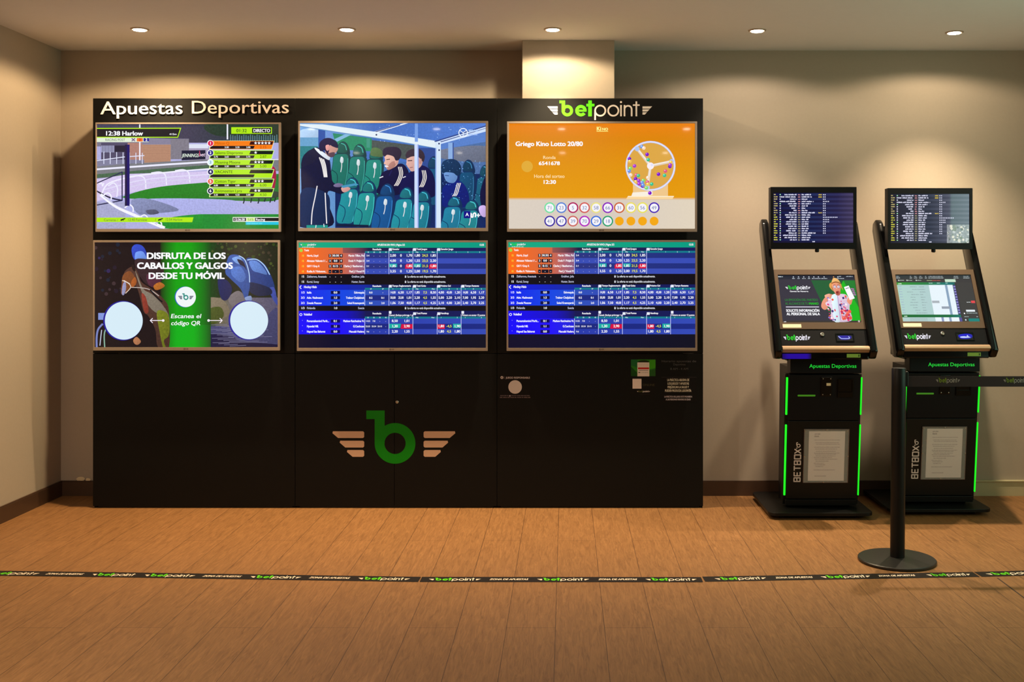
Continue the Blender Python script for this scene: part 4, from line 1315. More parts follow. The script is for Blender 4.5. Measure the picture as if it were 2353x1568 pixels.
def art_coupon(w, h):
    """touch screen: pale table of fixtures with green heads"""
    c = Canvas(0, 0, 1000, 590, w, h)
    c.rect(0, 0, 1000, 590, (56, 54, 56), 0.04)
    c.rect(0, 0, 1000, 46, (46, 52, 56))
    for i, (a, b) in enumerate(((10, 60), (190, 220), (246, 290), (316, 360), (390, 420), (436, 640), (770, 840), (900, 980))):
        c.scrib(a, b, 40, 9, (206, 216, 216), i)
        c.scrib(a + 6, b - 6, 20, 9, (180, 190, 196), i + 20)
    for x in (38, 148, 270):
        c.circ(x, 66, 8, (226, 236, 226), seg=12)
        c.scrib(x + 12, x + 70, 70, 8, (200, 214, 200), x)
    c.scrib(410, 476, 72, 8, (190, 200, 140), 2)
    c.scrib(480, 590, 72, 8, (226, 90, 80), 3)
    c.rect(650, 52, 790, 88, (200, 226, 200))
    c.grad(0, 92, 770, 124, [(0, (44, 150, 40)), (0.5, (30, 126, 66)), (0.9, (16, 112, 112)), (1, (12, 100, 96))])
    c.scrib(20, 74, 116, 12, (226, 246, 226), 4)
    c.scrib(430, 480, 106, 8, (200, 240, 230), 5)
    c.scrib(536, 580, 106, 8, (200, 240, 230), 6)
    c.scrib(650, 680, 106, 8, (200, 240, 230), 7)
    c.grad(0, 124, 740, 500, [(0, (176, 212, 204)), (0.5, (176, 206, 206)), (1, (178, 208, 206))], n=0.02)
    c.rect(0, 124, 7, 590, (196, 240, 150))
    c.poly([(424, 126), (736, 126), (736, 500), (424, 500)], (232, 244, 252))
    c.rect(636, 126, 668, 500, (136, 162, 190))
    r = random.Random(5)
    for i in range(11):
        y = 150 + i * 33
        c.scrib(20, 60, y, 8, (150, 160, 200), i)
        x = 120 + r.uniform(0, 80)
        c.scrib(x, x + r.uniform(50, 110), y + 4, 9, (140, 160, 164), i + 40)
        c.scrib(290, 290 + r.uniform(40, 80), y + 4, 9, (140, 160, 164), i + 80)
        c.rect(744, y - 18, 772, y + 8, (96, 90, 176))
        c.scrib(746, 770, y + 2, 8, (200, 196, 240), i + 110)
    c.rect(428, 326, 524, 356, (170, 178, 186))
    c.rect(540, 398, 646, 428, (150, 160, 176))
    c.grad(0, 500, 770, 534, [(0, (10, 104, 40)), (0.8, (10, 104, 56)), (1, (12, 116, 110))])
    c.scrib(30, 76, 526, 12, (226, 246, 226), 24)
    c.rect(7, 534, 740, 590, (178, 206, 204))
    c.rect(430, 534, 740, 590, (236, 246, 252))
    c.rect(510, 534, 540, 590, (140, 150, 190))
    c.rect(610, 534, 640, 590, (140, 160, 190))
    for i in range(4):
        c.rect(744, 538 + i * 14, 776, 548 + i * 14, (96, 90, 176))
        c.scrib(100, 330, 548 + i * 13, 6, (150, 168, 172), i + 200)
    c.rect(790, 92, 1000, 590, (60, 58, 58), 0.03)
    c.scrib(880, 930, 350, 9, (216, 220, 220), 8)
    c.rect(938, 326, 990, 356, (230, 70, 76))
    c.rect(850, 440, 966, 464, (232, 240, 246))
    c.scrib(850, 990, 486, 10, (170, 190, 190), 9)
    c.circ(822, 486, 9, WHITE, seg=12)
    c.scrib(810, 870, 530, 8, (180, 200, 200), 10)
    c.scrib(970, 990, 530, 8, (216, 226, 226), 11)
    c.rect(860, 548, 1000, 586, (14, 128, 120))
    c.circ(822, 566, 10, (206, 220, 220), seg=12)
    return c


# ------------------------------------------------------------------ the room
def struct(name, mb, m):
    return tag(mb.build(name, m), kind='structure')


BW = 0.12
struct('floor', MB().box(XL - BW, XR + BW, YR - BW, YB + BW, -0.1, 0.0), M['floor'])
struct('ceiling', MB().box(XL - BW, XR + BW, YR - BW, YB + BW, CEIL, CEIL + 0.1), M['ceiling'])
struct('wall_back', MB().box(XL - BW, XR + BW, YB, YB + BW, 0, CEIL), M['wall'])
struct('wall_left', MB().box(XL - BW, XL, YR - BW, YB, 0, CEIL), M['wall'])
struct('wall_right', MB().box(XR, XR + BW, YR - BW, YB, 0, CEIL), M['wall'])
struct('wall_rear', MB().box(XL, XR, YR - BW, YR, 0, CEIL), M['wall'])
YP = 6.15
struct('wall_column', MB().box(PX(1200, YP), PX(1412, YP), YP, YB, 0, CEIL, 0.003), M['wall'])
XS = PX(2070, YB)
struct('baseboard_back', MB().box(XL, XS, YB - 0.014, YB, 0, 0.086).box(XL, XS, YB - 0.010, YB, 0.086, 0.092, 0.002), M['skirt'])
struct('baseboard_left', MB().box(XL, XL + 0.014, YR, YB - 0.014, 0, 0.086).box(XL, XL + 0.010, YR, YB - 0.010, 0.086, 0.092, 0.002), M['skirt'])
struct('baseboard_right', MB().box(XS, XR, YB - 0.016, YB, 0, 0.084).box(XS, XR, YB - 0.022, YB, 0.084, 0.096, 0.004)
       .box(XR - 0.016, XR, YR, YB - 0.016, 0, 0.084).box(XR - 0.022, XR, YR, YB - 0.022, 0.084, 0.096, 0.004), M['skirt_pale'])
struct('trim_1', MB().prism([(PX(2290, 4.75), 4.75), (PX(2290, 4.75) + 0.007, 4.75), (PX(2292, 4.75) - 0.02, 2.9), (PX(2292, 4.75) - 0.027, 2.9)], 0.0, 0.0006, 'z'), M['gap'])


# ------------------------------------------------------------------ recessed ceiling lamps
def downlight(x, y, label, group, wide, narrow, col=WARM):
    t = thing('ceiling_downlight', label, 'ceiling light', (x, y, CEIL), group)
    MB().lathe([(0.037, -0.001), (0.036, -0.004), (0.042, -0.006), (0.049, -0.003), (0.05, 0.0)], seg=40).build('trim_ring', M['trim'], t, True)
    MB().lathe([(0.030, -0.0045), (0.034, -0.0075), (0.001, -0.0085)], seg=32).build('lamp_lens', M['lamp'], t, True)
    for nm, size, blend, e in (('beam', 94, 1.0, narrow), ('spill', 160, 0.24, wide)):
        l = bpy.data.lights.new(nm, 'SPOT')
        l.spot_size = math.radians(size)
        l.spot_blend = blend
        l.energy = e
        l.color = col
        l.shadow_soft_size = 0.022
        o = bpy.data.objects.new(nm, l)
        COL.objects.link(o)
        o.parent = t
        o.location = (0, 0, -0.03)
    return t


FRONT = ((321, 5.86, 'ceiling spotlight nearest the left wall, above the Apuestas lettering', 1.0, 2.1, (1.0, 0.71, 0.39)),
         (797, 5.86, 'ceiling spotlight above the football screen, left of the column', 0.9, 1.9, (1.0, 0.71, 0.39)),
         (1270, 5.86, 'ceiling spotlight directly in front of the square column', 1.15, 1.3, (1.0, 0.78, 0.48)),
         (1740, 5.89, 'ceiling spotlight just right of the screen cabinets, left of the terminals', 0.85, 0.85, (1.0, 0.80, 0.58)),
         (2193, 5.94, 'ceiling spotlight nearest the right edge, above the second terminal', 1.1, 0.85, (1.0, 0.79, 0.53)))
for px, y, lb, k, ks, lc in FRONT:
    downlight(PX(px, y), y, lb, 'ceiling spotlights along the back wall', 19 * ks, 215 * k, lc)
for row, (yy, e) in enumerate(((1.97, (420, 40, 2, 2, 14)), (-0.2, (120, 60, 24, 24, 50)))):
    for k in range(5):
        downlight(-2.44 + 1.2 * k, yy, 'ceiling spotlight in the hall facing the screen cabinets',
                  'ceiling spotlights of the hall', e[k] * 0.2, e[k], (1.0, 0.84, 0.64))

# ------------------------------------------------------------------ black display cabinets
YC = 6.11
ZT = PZ(226, YC)
EDGES = [PX(p, YC) for p in (213, 678, 1142, 1616)]
LBL = ('left black display cabinet with Apuestas Deportivas lettering and two screens',
       'middle black display cabinet with the large green winged b on its doors',
       'right black display cabinet with the green and white word mark and stickers')
ZL = PZ(812, YC)
cabs = []
for i in range(3):
    x0, x1 = EDGES[i] + 0.0012, EDGES[i + 1] - 0.0012
    xc = (x0 + x1) / 2
    t = thing('display_cabinet', LBL[i], 'display cabinet', (xc, YC, 0), 'black display cabinets against the back wall')
    hw = (x1 - x0) / 2
    MB().box(-hw, hw, 0, 0.02, ZL, ZT, 0.0015).build('front_panel', M['laminate'], t)
    for sx in (-hw, hw - 0.018):
        MB().box(sx, sx + 0.018, 0.0205, 0.31, 0.0, ZT).build('side_board', M['laminate'], t)
    if i == 1:
        xm = PX(906, YC) - xc
        MB().box(-hw, xm - 0.001, 0, 0.02, 0.012, ZL - 0.003, 0.0012).build('door', M['laminate'], t)
        MB().box(xm + 0.001, hw, 0, 0.02, 0.012, ZL - 0.003, 0.0012).build('door', M['laminate'], t)
        lx, lz = PX(912.5, YC) - xc, PZ(924, YC)
        MB().lathe([(0.0085, 0.001), (0.0085, -0.003), (0.006, -0.005), (0.0055, -0.003), (0.0005, -0.003)], cx=lx, cy=lz, axis='y', seg=24).build('door_lock', M['steel'], t, True)
    else:
        MB().box(-hw, hw, 0, 0.02, 0.012, ZL - 0.003, 0.0012).build('lower_panel', M['laminate'], t)
    MB().box(-hw + 0.02, hw - 0.02, 0.022, 0.036, 0.0, 0.011).build('plinth', M['laminate_edge'], t)
    cabs.append((t, xc))


def world_canvas(px0, py0, px1, py1, y, af=None):
    """canvas covering a photo rectangle on the fronto-parallel plane y; returns canvas and its world origin"""
    x0, x1, z0, z1 = PX(px0, y), PX(px1, y), PZ(py1, y), PZ(py0, y)
    c = Canvas(*(af or (px0, py0, px1, py1)), x1 - x0, z1 - z0)
    c.apart = True
    return c, Vector(((x0 + x1) / 2, y, z0))


# raised header lettering
for word, x, y, w, col in (('Apuestas', 150, 252, 905, (252, 246, 244)), ('Deportivas', 1130, 244, 1082, (206, 194, 190))):
    c, o = world_canvas(225, 226, 672, 275, YC, (118.75, 76, 2242, 308.75))
    c.hold = True
    c.clip = False
    c.text(word, x, y, 138, col, w=w, slope=-0.004)
    c.build('lettering', M['print'], cabs[0][0], o - Vector((cabs[0][1], YC, 0)) + Vector((0, -0.0005, 0)), thick=0.006)
c, o = world_canvas(1250, 228, 1505, 280, YC)
logo(c, 1257.5, 231, 241, 45, green=(70, 214, 10), white=(206, 196, 192))
c.build('word_mark', M['print'], cabs[2][0], o - Vector((cabs[2][1], YC, 0)) + Vector((0, -0.0004, 0)))
c, o = world_canvas(760, 940, 1050, 1070, YC)
emblem(c, 764, 943.8, 282.3, (4, 128, 6), (206, 168, 144))
c.build('winged_emblem', M['print'], cabs[1][0], o - Vector((cabs[1][1], YC, 0)) + Vector((0, -0.0004, 0)))
# ------------------------------------------------------------------ televisions
YT = 6.05


def television(outer, act, art, label):
    x0, x1, z0, z1 = PX(outer[0], YT), PX(outer[2], YT), PZ(outer[3], YT), PZ(outer[1], YT)
    a0, a1, b0, b1 = PX(act[0], YT), PX(act[2], YT), PZ(act[3], YT), PZ(act[1], YT)
    xc = (x0 + x1) / 2
    hw, h = (x1 - x0) / 2, z1 - z0
    t = thing('television', label, 'television', (xc, YT, z0), 'televisions on the black display cabinets')
    MB().frame(-hw, hw, 0, h, a0 - x0, x1 - a1, b0 - z0, z1 - b1, 0, 0.013, 0.0012).build('frame', M['silver'], t)
    MB().box(-hw + 0.002, hw - 0.002, 0.0052, 0.03, 0.002, h - 0.002).box(-hw * 0.7, hw * 0.7, 0.03, 0.046, 0.08, h * 0.75, 0.004).build('shell', M['tv_back'], t)
    MB().box(-0.2, 0.2, 0.046, 0.0595, h * 0.3, h * 0.62).build('wall_bracket', M['tv_back'], t)
    cv = art(a1 - a0, b1 - b0)
    cv.build('screen', M['screen'], t, ((a0 + a1) / 2 - xc, 0.0048, b0 - z0))
    bd = Canvas(0, 0, 40, 12, 0.045, 0.0125)
    bd.ring(10, 6, 3, 4.6, (60, 48, 48))
    bd.rect(9, 4, 10.5, 8, (60, 48, 48))
    bd.text('LG', 17, 9, 7, (60, 48, 48), bold=0.04)
    bd.build('maker_badge', M['print'], t, (0, -0.0004, 0.003))
    return t


television((219, 281.5, 645, 533), (222, 285.5, 640, 526), art_greyhounds, 'upper left television showing a greyhound track with lime race captions')
television((685, 278, 1121.5, 531.7), (689, 283, 1116, 524), art_dugout, 'upper middle television showing people in dark jackets by green dugout seats')
television((1165, 279, 1602, 533), (1169.5, 283.6, 1597, 525.8), art_lotto, 'upper right television showing an orange lottery draw with numbered balls')
television((213.7, 552, 643, 806), (217.2, 557.2, 638, 798.3), art_promo, 'lower left television advertising horse and greyhound betting on a green band')
television((682, 552.7, 1120.6, 807), (686, 557.2, 1116.4, 799.8), art_odds, 'lower middle television filled with an odds table, below the football screen')
television((1164, 552, 1602.5, 807), (1168, 556.5, 1597.8, 799.8), art_odds, 'lower right television filled with an odds table, below the lottery screen')

# ------------------------------------------------------------------ stickers on the right cabinet
YS = YC - 0.0006


def sticker(px0, py0, px1, py1, af, name, label, cat, draw):
    c, o = world_canvas(px0, py0, px1, py1, YS, af)
    draw(c)
    tag(c.build(name, M['print'], None, o), label, cat, 'stickers on the right display cabinet')


def k4(x, y, ox, oy, s):
    return ((x - ox) * s, (y - oy) * s)


def d_resp(c):                                             # zoomed x19.6 from (1140, 850)
    c.rect(60, 230, 1600, 1340, (8, 4, 5))
    pale = (214, 196, 194)
    c.circ(260, 352, 64, pale)
    c.circ(260, 352, 24, (60, 40, 44))
    c.poly([(240, 400), (280, 400), (260, 370)], (8, 4, 5))
    c.rect(358, 300, 372, 410, (130, 110, 114))
    c.text('JUEGO RESPONSABLE', 440, 400, 78, (196, 180, 186), w=1084, bold=0.05)
    c.circ(856, 778, 304, pale, seg=56)
    c.scrib(190, 1540, 1190, 44, (104, 88, 96), 1)
    c.circ(620, 1180, 34, (150, 136, 150))
    c.scrib(170, 1540, 1270, 44, (110, 92, 98), 2)


sticker(1146, 861, 1220, 917, (118, 216, 1568, 1313), 'responsible_gaming_sticker', 'small black JUEGO RESPONSABLE sticker with a white disc, below the lower right television', 'sticker', d_resp)


def d_online(c):                                           # zoomed x13.07 from (1440, 815)
    c.rect(130, 140, 870, 1260, (7, 4, 5))
    c.rect(130, 150, 866, 650, (40, 120, 24))
    c.poly([(130, 150), (330, 150), (330, 420), (240, 360), (130, 330)], (24, 96, 44))
    c.poly([(130, 360), (330, 560), (330, 650), (130, 650)], (16, 70, 14))
    c.poly([(690, 170), (866, 160), (866, 400), (690, 440)], (62, 150, 16))
    c.poly([(690, 470), (866, 430), (866, 650), (690, 650)], (34, 84, 26))
    c.blob([(340, 210), (420, 176), (560, 170), (660, 200), (640, 236), (360, 240)], (26, 40, 12))
    c.rect(322, 238, 680, 656, (226, 204, 196))
    c.rect(340, 390, 672, 442, (186, 20, 20))
    c.rect(370, 470, 650, 484, (120, 96, 96))
    c.rect(350, 530, 410, 552, (60, 40, 44))
    c.scrib(440, 640, 550, 18, (160, 140, 140), 4)
    c.scrib(350, 660, 300, 16, (196, 170, 164), 5)
    c.scrib(350, 650, 350, 16, (206, 180, 170), 6)
    c.rect(176, 730, 444, 1026, (232, 208, 204))
    c.text('ONLINE', 480, 944, 60, (70, 66, 44), w=360)
    logo(c, 306, 1080, 400, 66, green=(90, 90, 40), white=(220, 206, 204), fat=10)
    c.scrib(390, 690, 1206, 16, (40, 30, 34), 7)


sticker(1449, 825, 1507, 911, (117.6, 130.7, 875.7, 1254.7), 'online_promo_sticker', 'green and black ONLINE sticker with a phone picture, in two tiers', 'sticker', d_online)


def d_hours(c):
    c.rect(1000, 150, 2120, 520, (5, 5, 6))
    g = (84, 82, 84)
    c.text('Horario apuestas de', 1040, 236, 62, g, w=1040)
    c.text('Deportivas', 1390, 330, 60, g, w=370)
    c.text('8 AM - 4 AM', 1300, 462, 62, g, w=540)


sticker(1517, 826, 1603, 855, (1000, 150, 2120, 520), 'opening_hours_sticker', 'dim grey lettering of opening hours above the white warning notice', 'sticker', d_hours)


def d_warn(c):
    c.rect(1040, 676, 2100, 1430, (7, 4, 5))
    c.rect(1040, 676, 2100, 690, (44, 38, 40))
    p = (212, 200, 184)
    for i, (t, x, w) in enumerate((('LA PRÁCTICA ABUSIVA DE', 1216, 662), ('LOS JUEGOS Y APUESTAS', 1226, 644), ('PERJUDICAN LA SALUD Y', 1226, 640), ('PUEDEN PRODUCIR LUDOPATÍA', 1150, 790))):
        c.text(t, x, 800 + i * 107, 68, p, w=w, bold=0.05)
    c.text('LA PRÁCTICA DEL JUEGO ESTÁ PROHIBIDA', 1130, 1292, 48, (190, 174, 184), w=836, bold=0.05)
    c.text('A LAS PERSONAS MENORES DE EDAD', 1176, 1376, 48, (190, 174, 184), w=744, bold=0.05)


sticker(1519.6, 866.7, 1600.7, 924.4, (1040, 676, 2100, 1430), 'warning_notice', 'black warning notice in white capitals at the right cabinet edge', 'notice', d_warn)


# ------------------------------------------------------------------ self-service betting terminals
def terminal(x, y, label, first):
    T = thing('betting_terminal', label, 'betting terminal', (x, y, 0), 'betting terminals right of the display cabinets')
    Y0 = 6.1

    def Q(pts):
        return [(p[0] - Y0, p[1]) for p in pts]
    # foot plate
    pts = []
    for cx_, cy_, a in ((0.245, 6.33, 0), (-0.245, 6.33, 90), (-0.245, 5.865, 180), (0.245, 5.865, 270)):
        for k in range(7):
            t = math.radians(a + 15 * k)
            pts.append((cx_ + 0.044 * math.cos(t), cy_ - Y0 + 0.044 * math.sin(t)))
    MB().prism(pts, 0.022, 0.040, 'z', 0.002).build('base_plate', M['black_matt'], T)
    for sx in (-0.2, 0.2):
        for yy in (5.9, 6.3):
            MB().lathe([(0.02, 0.0), (0.02, 0.012), (0.012, 0.022)], cx=sx, cy=yy - Y0, seg=20).build('foot', M['charcoal'], T)
    CXX = 0.026
    # cabinet body, leaning forward
    MB().prism(Q([(5.884, 0.80), (5.968, 0.056), (6.02, 0.056), (5.94, 0.80)]), CXX - 0.213, CXX + 0.213, 'x', 0.004)\
        .prism(Q([(5.93, 0.83), (6.01, 0.04), (6.24, 0.04), (6.20, 0.83)]), CXX - 0.18, CXX + 0.18, 'x').build('cabinet', M['black_matt'], T)
    A2 = (CXX, 5.95 - Y0, 0.05)
    R2 = (math.radians(6.47), 0, 0)

    def s2(z):
        return (z - 0.05) / 0.9936

    def onc(name, mb, m, smooth=False):
        return mb.build(name, m, T, smooth, A2, R2)
    MB().box(CXX - 0.19, CXX + 0.205, 5.858 - Y0, 5.95 - Y0, 0.806, 0.888, 0.003).build('header_panel', M['charcoal'], T)
    c = Canvas(0, 0, 1000, 130, 0.262, 0.034)
    c.text('Apuestas Deportivas', 0, 100, 78, (30, 222, 60), w=1000)
    c.build('lit_lettering', M['glow_print'], T, (PX(1914, 5.858) - 1.41, 5.8575 - Y0, 0.829))
    onc('upper_door', MB().box(-0.196, 0.20, -0.004, 0.02, s2(0.541), s2(0.797), 0.002), M['charcoal'])
    onc('lower_door', MB().box(-0.196, 0.20, -0.004, 0.02, s2(0.092), s2(0.537), 0.002), M['black_matt'])
    onc('plinth', MB().box(-0.20, 0.20, -0.002, 0.02, s2(0.052), s2(0.086), 0.002), M['black_matt'])
    for sx, w in ((-0.207, 0.0052), (0.2075, 0.0036)):
        for za, zb in ((0.572, 0.783), (0.112, 0.516)):
            onc('light_strip', MB().box(sx - w, sx + w, -0.006, 0.004, s2(za), s2(zb), 0.002), M['green_led'])
    ox = -CXX
    rd = onc('card_reader', MB().box(ox + 0.007, ox + 0.068, -0.010, 0, s2(0.678), s2(0.788), 0.003), M['black_gloss'])
    for sx in (0.017, 0.059):
        for zz in (0.688, 0.777):
            MB().lathe([(0.003, 0.0), (0.003, -0.0015), (0.0005, -0.002)], cx=ox + sx, cy=s2(zz), axis='y', seg=12).build('screw', M['steel'], rd, loc=(0, -0.0095, 0))
    if first:
        MB().box(ox + 0.036, ox + 0.060, -0.0118, -0.0095, s2(0.738), s2(0.753)).build('chip_sticker', M['plaster'], rd)
    onc('ticket_slot', MB().box(ox - 0.121, ox - 0.022, -0.007, 0, s2(0.676), s2(0.686), 0.003), mat('slot_light', (0.02, 0.1, 0.01), 0.4, emit=lin((52, 110, 16)), es=0.9))
    onc('note_acceptor', MB().frame(ox + 0.100, ox + 0.185, s2(0.672), s2(0.776), 0.006, 0.006, 0.03, 0.006, -0.012, 0, 0.001).box(ox + 0.104, ox + 0.181, -0.006, -0.0035, s2(0.68), s2(0.772)), M['black_gloss'])
    # framed notice
    hx0, hx1, hz0, hz1 = ox - 0.081, ox + 0.172, s2(0.186), s2(0.493)
    hd = onc('notice_holder', MB().frame(hx0, hx1, hz0, hz1, 0.003, 0.003, 0.003, 0.003, -0.012, -0.004, 0.001), M['acrylic_edge'])
    MB().box(hx0 + 0.003, hx1 - 0.003, -0.0105, -0.0095, hz0 + 0.003, hz1 - 0.003).build('clear_cover', M['acrylic'], hd)
    pw, ph = 0.202, 0.285
    p = Canvas(0, 0, 320, 440, pw, ph)
    p.rect(0, 0, 320, 440, (226, 212, 214))
    p.scrib(50, 100, 30, 10, (140, 126, 134), 1)
    p.scrib(50, 90, 52, 14, (150, 136, 140), 2)
    for i, (yy, w) in enumerate(((80, 230), (104, 220), (118, 224), (144, 226), (160, 200), (180, 190), (196, 226), (206, 200), (222, 190), (236, 160), (250, 210), (268, 130), (286, 90), (300, 100), (316, 86), (346, 190), (400, 110))):
        p.scrib(50 + (i % 3) * 8, 50 + w, yy, 6, (150, 136, 142), i)
    p.build('paper', M['print'], hd, (hx0 + 0.028 + pw / 2, -0.0078, hz0 + 0.011))
    for sx, sz in ((0.5, 0.985), (0.03, 0.97), (0.96, 0.97), (0.02, 0.5), (0.98, 0.5), (0.45, 0.015)):
        MB().lathe([(0.003, 0.0), (0.003, -0.002), (0.0005, -0.0025)], cx=hx0 + (hx1 - hx0) * sx, cy=hz0 + (hz1 - hz0) * sz, axis='y', seg=12).build('screw', M['steel'], hd, loc=(0, -0.0115, 0))
    # lettering that runs up the lower door
    c = Canvas(0, 0, 92, 478, 0.046, 0.239)
    pale = (222, 206, 204)

    def up(pts, x0):
        c.line([(8 + (1 - q[1]) * 68, 470 - x0 - q[0] * 46) for q in pts], 13, pale)
    let = {'B': [[(0, 0), (0, 1), (0.9, 1), (0.9, 0.55), (0, 0.5)], [(0.9, 0.5), (0.9, 0), (0, 0)]], 'E': [[(0.9, 1), (0, 1), (0, 0), (0.9, 0)], [(0, 0.5), (0.8, 0.5)]],
           'T': [[(-0.05, 1), (1.05, 1)], [(0.5, 1), (0.5, 0)]], 'O': [[(0, 0), (0, 1), (1, 1), (1, 0), (0, 0)]], 'X': [[(0, 0), (1, 1)], [(0, 1), (1, 0)]]}
    for i, ch in enumerate('BETBOX'):
        for st in let[ch]:
            up(st, i * 65)
    c.ring(50, 58, 13, 22, pale)
    c.line([(28, 50), (28, 24), (40, 24)], 9, pale)
    for k in range(3):
        c.rect(24 + k * 7, 78 + k * 3, 28 + k * 7, 98 - k * 5, pale)
        c.rect(24 + k * 7, 18 - k * 3 + 6, 28 + k * 7, 34 - k * 4, pale)
    c.build('door_lettering', M['print'], T, (CXX + ox - 0.111, 5.933 - Y0 - 0.0048, 0.188), R2)
    # inclined console between two glossy cheeks
    prof = Q([(5.705, 0.94), (5.74, 0.897), (5.795, 0.892), (5.845, 0.93), (6.205, 1.605), (6.195, 1.655), (6.145, 1.675), (6.105, 1.652)])
    for x0, x1 in ((-0.276, -0.237), (0.237, 0.278)):
        MB().prism(prof, x0, x1, 'x', 0.009).build('side_cheek', M['black_gloss'], T, True)
    A1 = (0, 5.72 - Y0, 0.915)
    R1 = (-math.asin(0.4745), 0, 0)

    def oni(name, mb, m, smooth=False):
        return mb.build(name, m, T, smooth, A1, R1)
    oni('console', MB().box(-0.2365, 0.2365, 0.0045, 0.07, 0.03, 0.526, 0.002), M['black_matt'])
    MB().box(-0.2365, 0.2365, 5.738 - Y0, 5.98 - Y0, 0.893, 0.938, 0.006).build('apron', M['black_gloss'], T)
    MB().box(-0.17, 0.21, 5.93 - Y0, 6.15 - Y0, 0.87, 1.2).build('neck', M['black_matt'], T)
    bw, s0, s1 = 0.236, 0.157, 0.528
    bz = oni('touch_panel', MB().frame(-bw, bw, s0, s1, 0.020, 0.021, 0.042, 0.034, -0.004, 0.004, 0.0012), M['bronze'])
    art = art_advert if first else art_coupon
    cv = art(2 * bw - 0.041, s1 - s0 - 0.076)
    cv.build('touch_screen', M['screen'], bz, (-0.0005, 0.0030, s0 + 0.042))
    lb = Canvas(0, 0, 200, 36, 0.102, 0.0215)
    lb.rect(0, 0, 200, 36, (250, 220, 190))
    lb.scrib(60, 170, 22, 4, (210, 160, 130), 3)
    lb.build('paper_label', M['print'], bz, (-bw + 0.017 + 0.051, -0.0044, s0 + 0.009))
    cp = oni('control_panel', MB().box(-bw, bw, -0.001, 0.02, 0.060, 0.1555, 0.0015), M['charcoal'])
    c = Canvas(0, 0, 330, 72, 0.150, 0.045)
    logo(c, 2, 4, 326, 66, green=(26, 206, 40), white=(240, 236, 250), fat=13)
    c.build('lit_word_mark', M['glow_print'], cp, (-bw + 0.013 + 0.075, -0.0015, 0.083))
    MB().lathe([(0.0105, 0.001), (0.0105, -0.005), (0.008, -0.007), (0.006, -0.004), (0.0005, -0.004)], cx=-0.007, cy=0.126, axis='y', seg=24).build('key_lock', M['steel'], cp, True)
    sc = MB().frame(0.064, 0.164, 0.082, 0.132, 0.006, 0.006, 0.006, 0.006, -0.004, 0.0, 0.001).build('code_scanner', M['black_gloss'], cp)
    g = Canvas(0, 0, 100, 50, 0.088, 0.038)
    g.rect(0, 0, 100, 50, (4, 4, 14))
    if first:
        g.blob([(14, 10), (80, 8), (92, 20), (84, 34), (60, 42), (24, 40), (12, 24)], (20, 10, 150))
        g.curve([(12, 14), (24, 28), (32, 32), (72, 32), (78, 24), (74, 16)], 5, (190, 200, 255))
        g.rect(26, 29, 78, 35, (170, 180, 255))
    else:
        g.blob([(10, 14), (50, 2), (84, 4), (98, 18), (88, 36), (60, 44), (20, 40)], (14, 10, 190))
        g.blob([(20, 26), (44, 22), (60, 24), (66, 12), (74, 24), (84, 32), (50, 36), (24, 34)], (196, 210, 255))
    g.build('scanner_light', M['glow_print'], sc, (0.114, -0.0012, 0.088))
    oni('shelf_edge', MB().prism([(0.004, 0.058), (-0.010, 0.055), (-0.024, 0.040), (-0.024, 0.027), (0.004, 0.02)], -bw, bw, 'x', 0.0015), M['shelf'])
    tg = Canvas(0, 0, 100, 30, 0.074, 0.020)
    tg.rect(0, 0, 100, 30, (150, 190, 84))
    tg.rect(84, 6, 94, 24, (70, 96, 50))
    tg.build('inspection_label', M['print'], T, (0.153, 5.7378 - Y0, 0.904))
    if first:
        g = Canvas(0, 0, 100, 24, 0.158, 0.028)  # emissive blue patch on the apron front, dimmer at its ends
        g.grad(0, 0, 100, 24, [(0, (20, 0, 90)), (0.2, (34, 0, 150)), (0.85, (34, 0, 150)), (1, (8, 0, 40))])
        g.build('blue_patch', M['glow_print'], T, (-0.155, 5.7376 - Y0, 0.897))
    # upper display on its bracket
    MB().box(-0.2365, 0.2365, 6.10 - Y0, 6.135 - Y0, 1.585, 1.635, 0.003).box(-0.06, 0.06, 6.028 - Y0, 6.105 - Y0, 1.57, 1.65).build('display_bracket', M['black_matt'], T)
    ym = 5.968 - Y0
    md = MB().box(-0.253, 0.233, ym + 0.0045, ym + 0.062, 1.497, 1.848, 0.003).frame(-0.253, 0.233, 1.497, 1.848, 0.0155, 0.0185, 0.036, 0.033, ym, ym + 0.006, 0.001).build('upper_display', M['charcoal'], T)
    cv = art_list(0.486 - 0.034, 0.351 - 0.069, not first)
    cv.build('display_screen', M['screen'], md, (-0.0115, ym + 0.004, 1.533))
    MB().lathe([(0.002, -0.012), (0.010, -0.010), (0.0125, -0.003), (0.011, 0.006), (0.004, 0.010)], cx=0.012, cy=ym + 0.012, seg=20).build('lens_knob', M['black_gloss'], md, True, loc=(0, 0, 1.490))
    return T


terminal(1.41, 6.1, 'betting terminal showing a man in a straw hat, beside the black cabinets', True)
terminal(2.10, 6.19, 'betting terminal with a pale green table on its touch screen, behind the belt post', False)

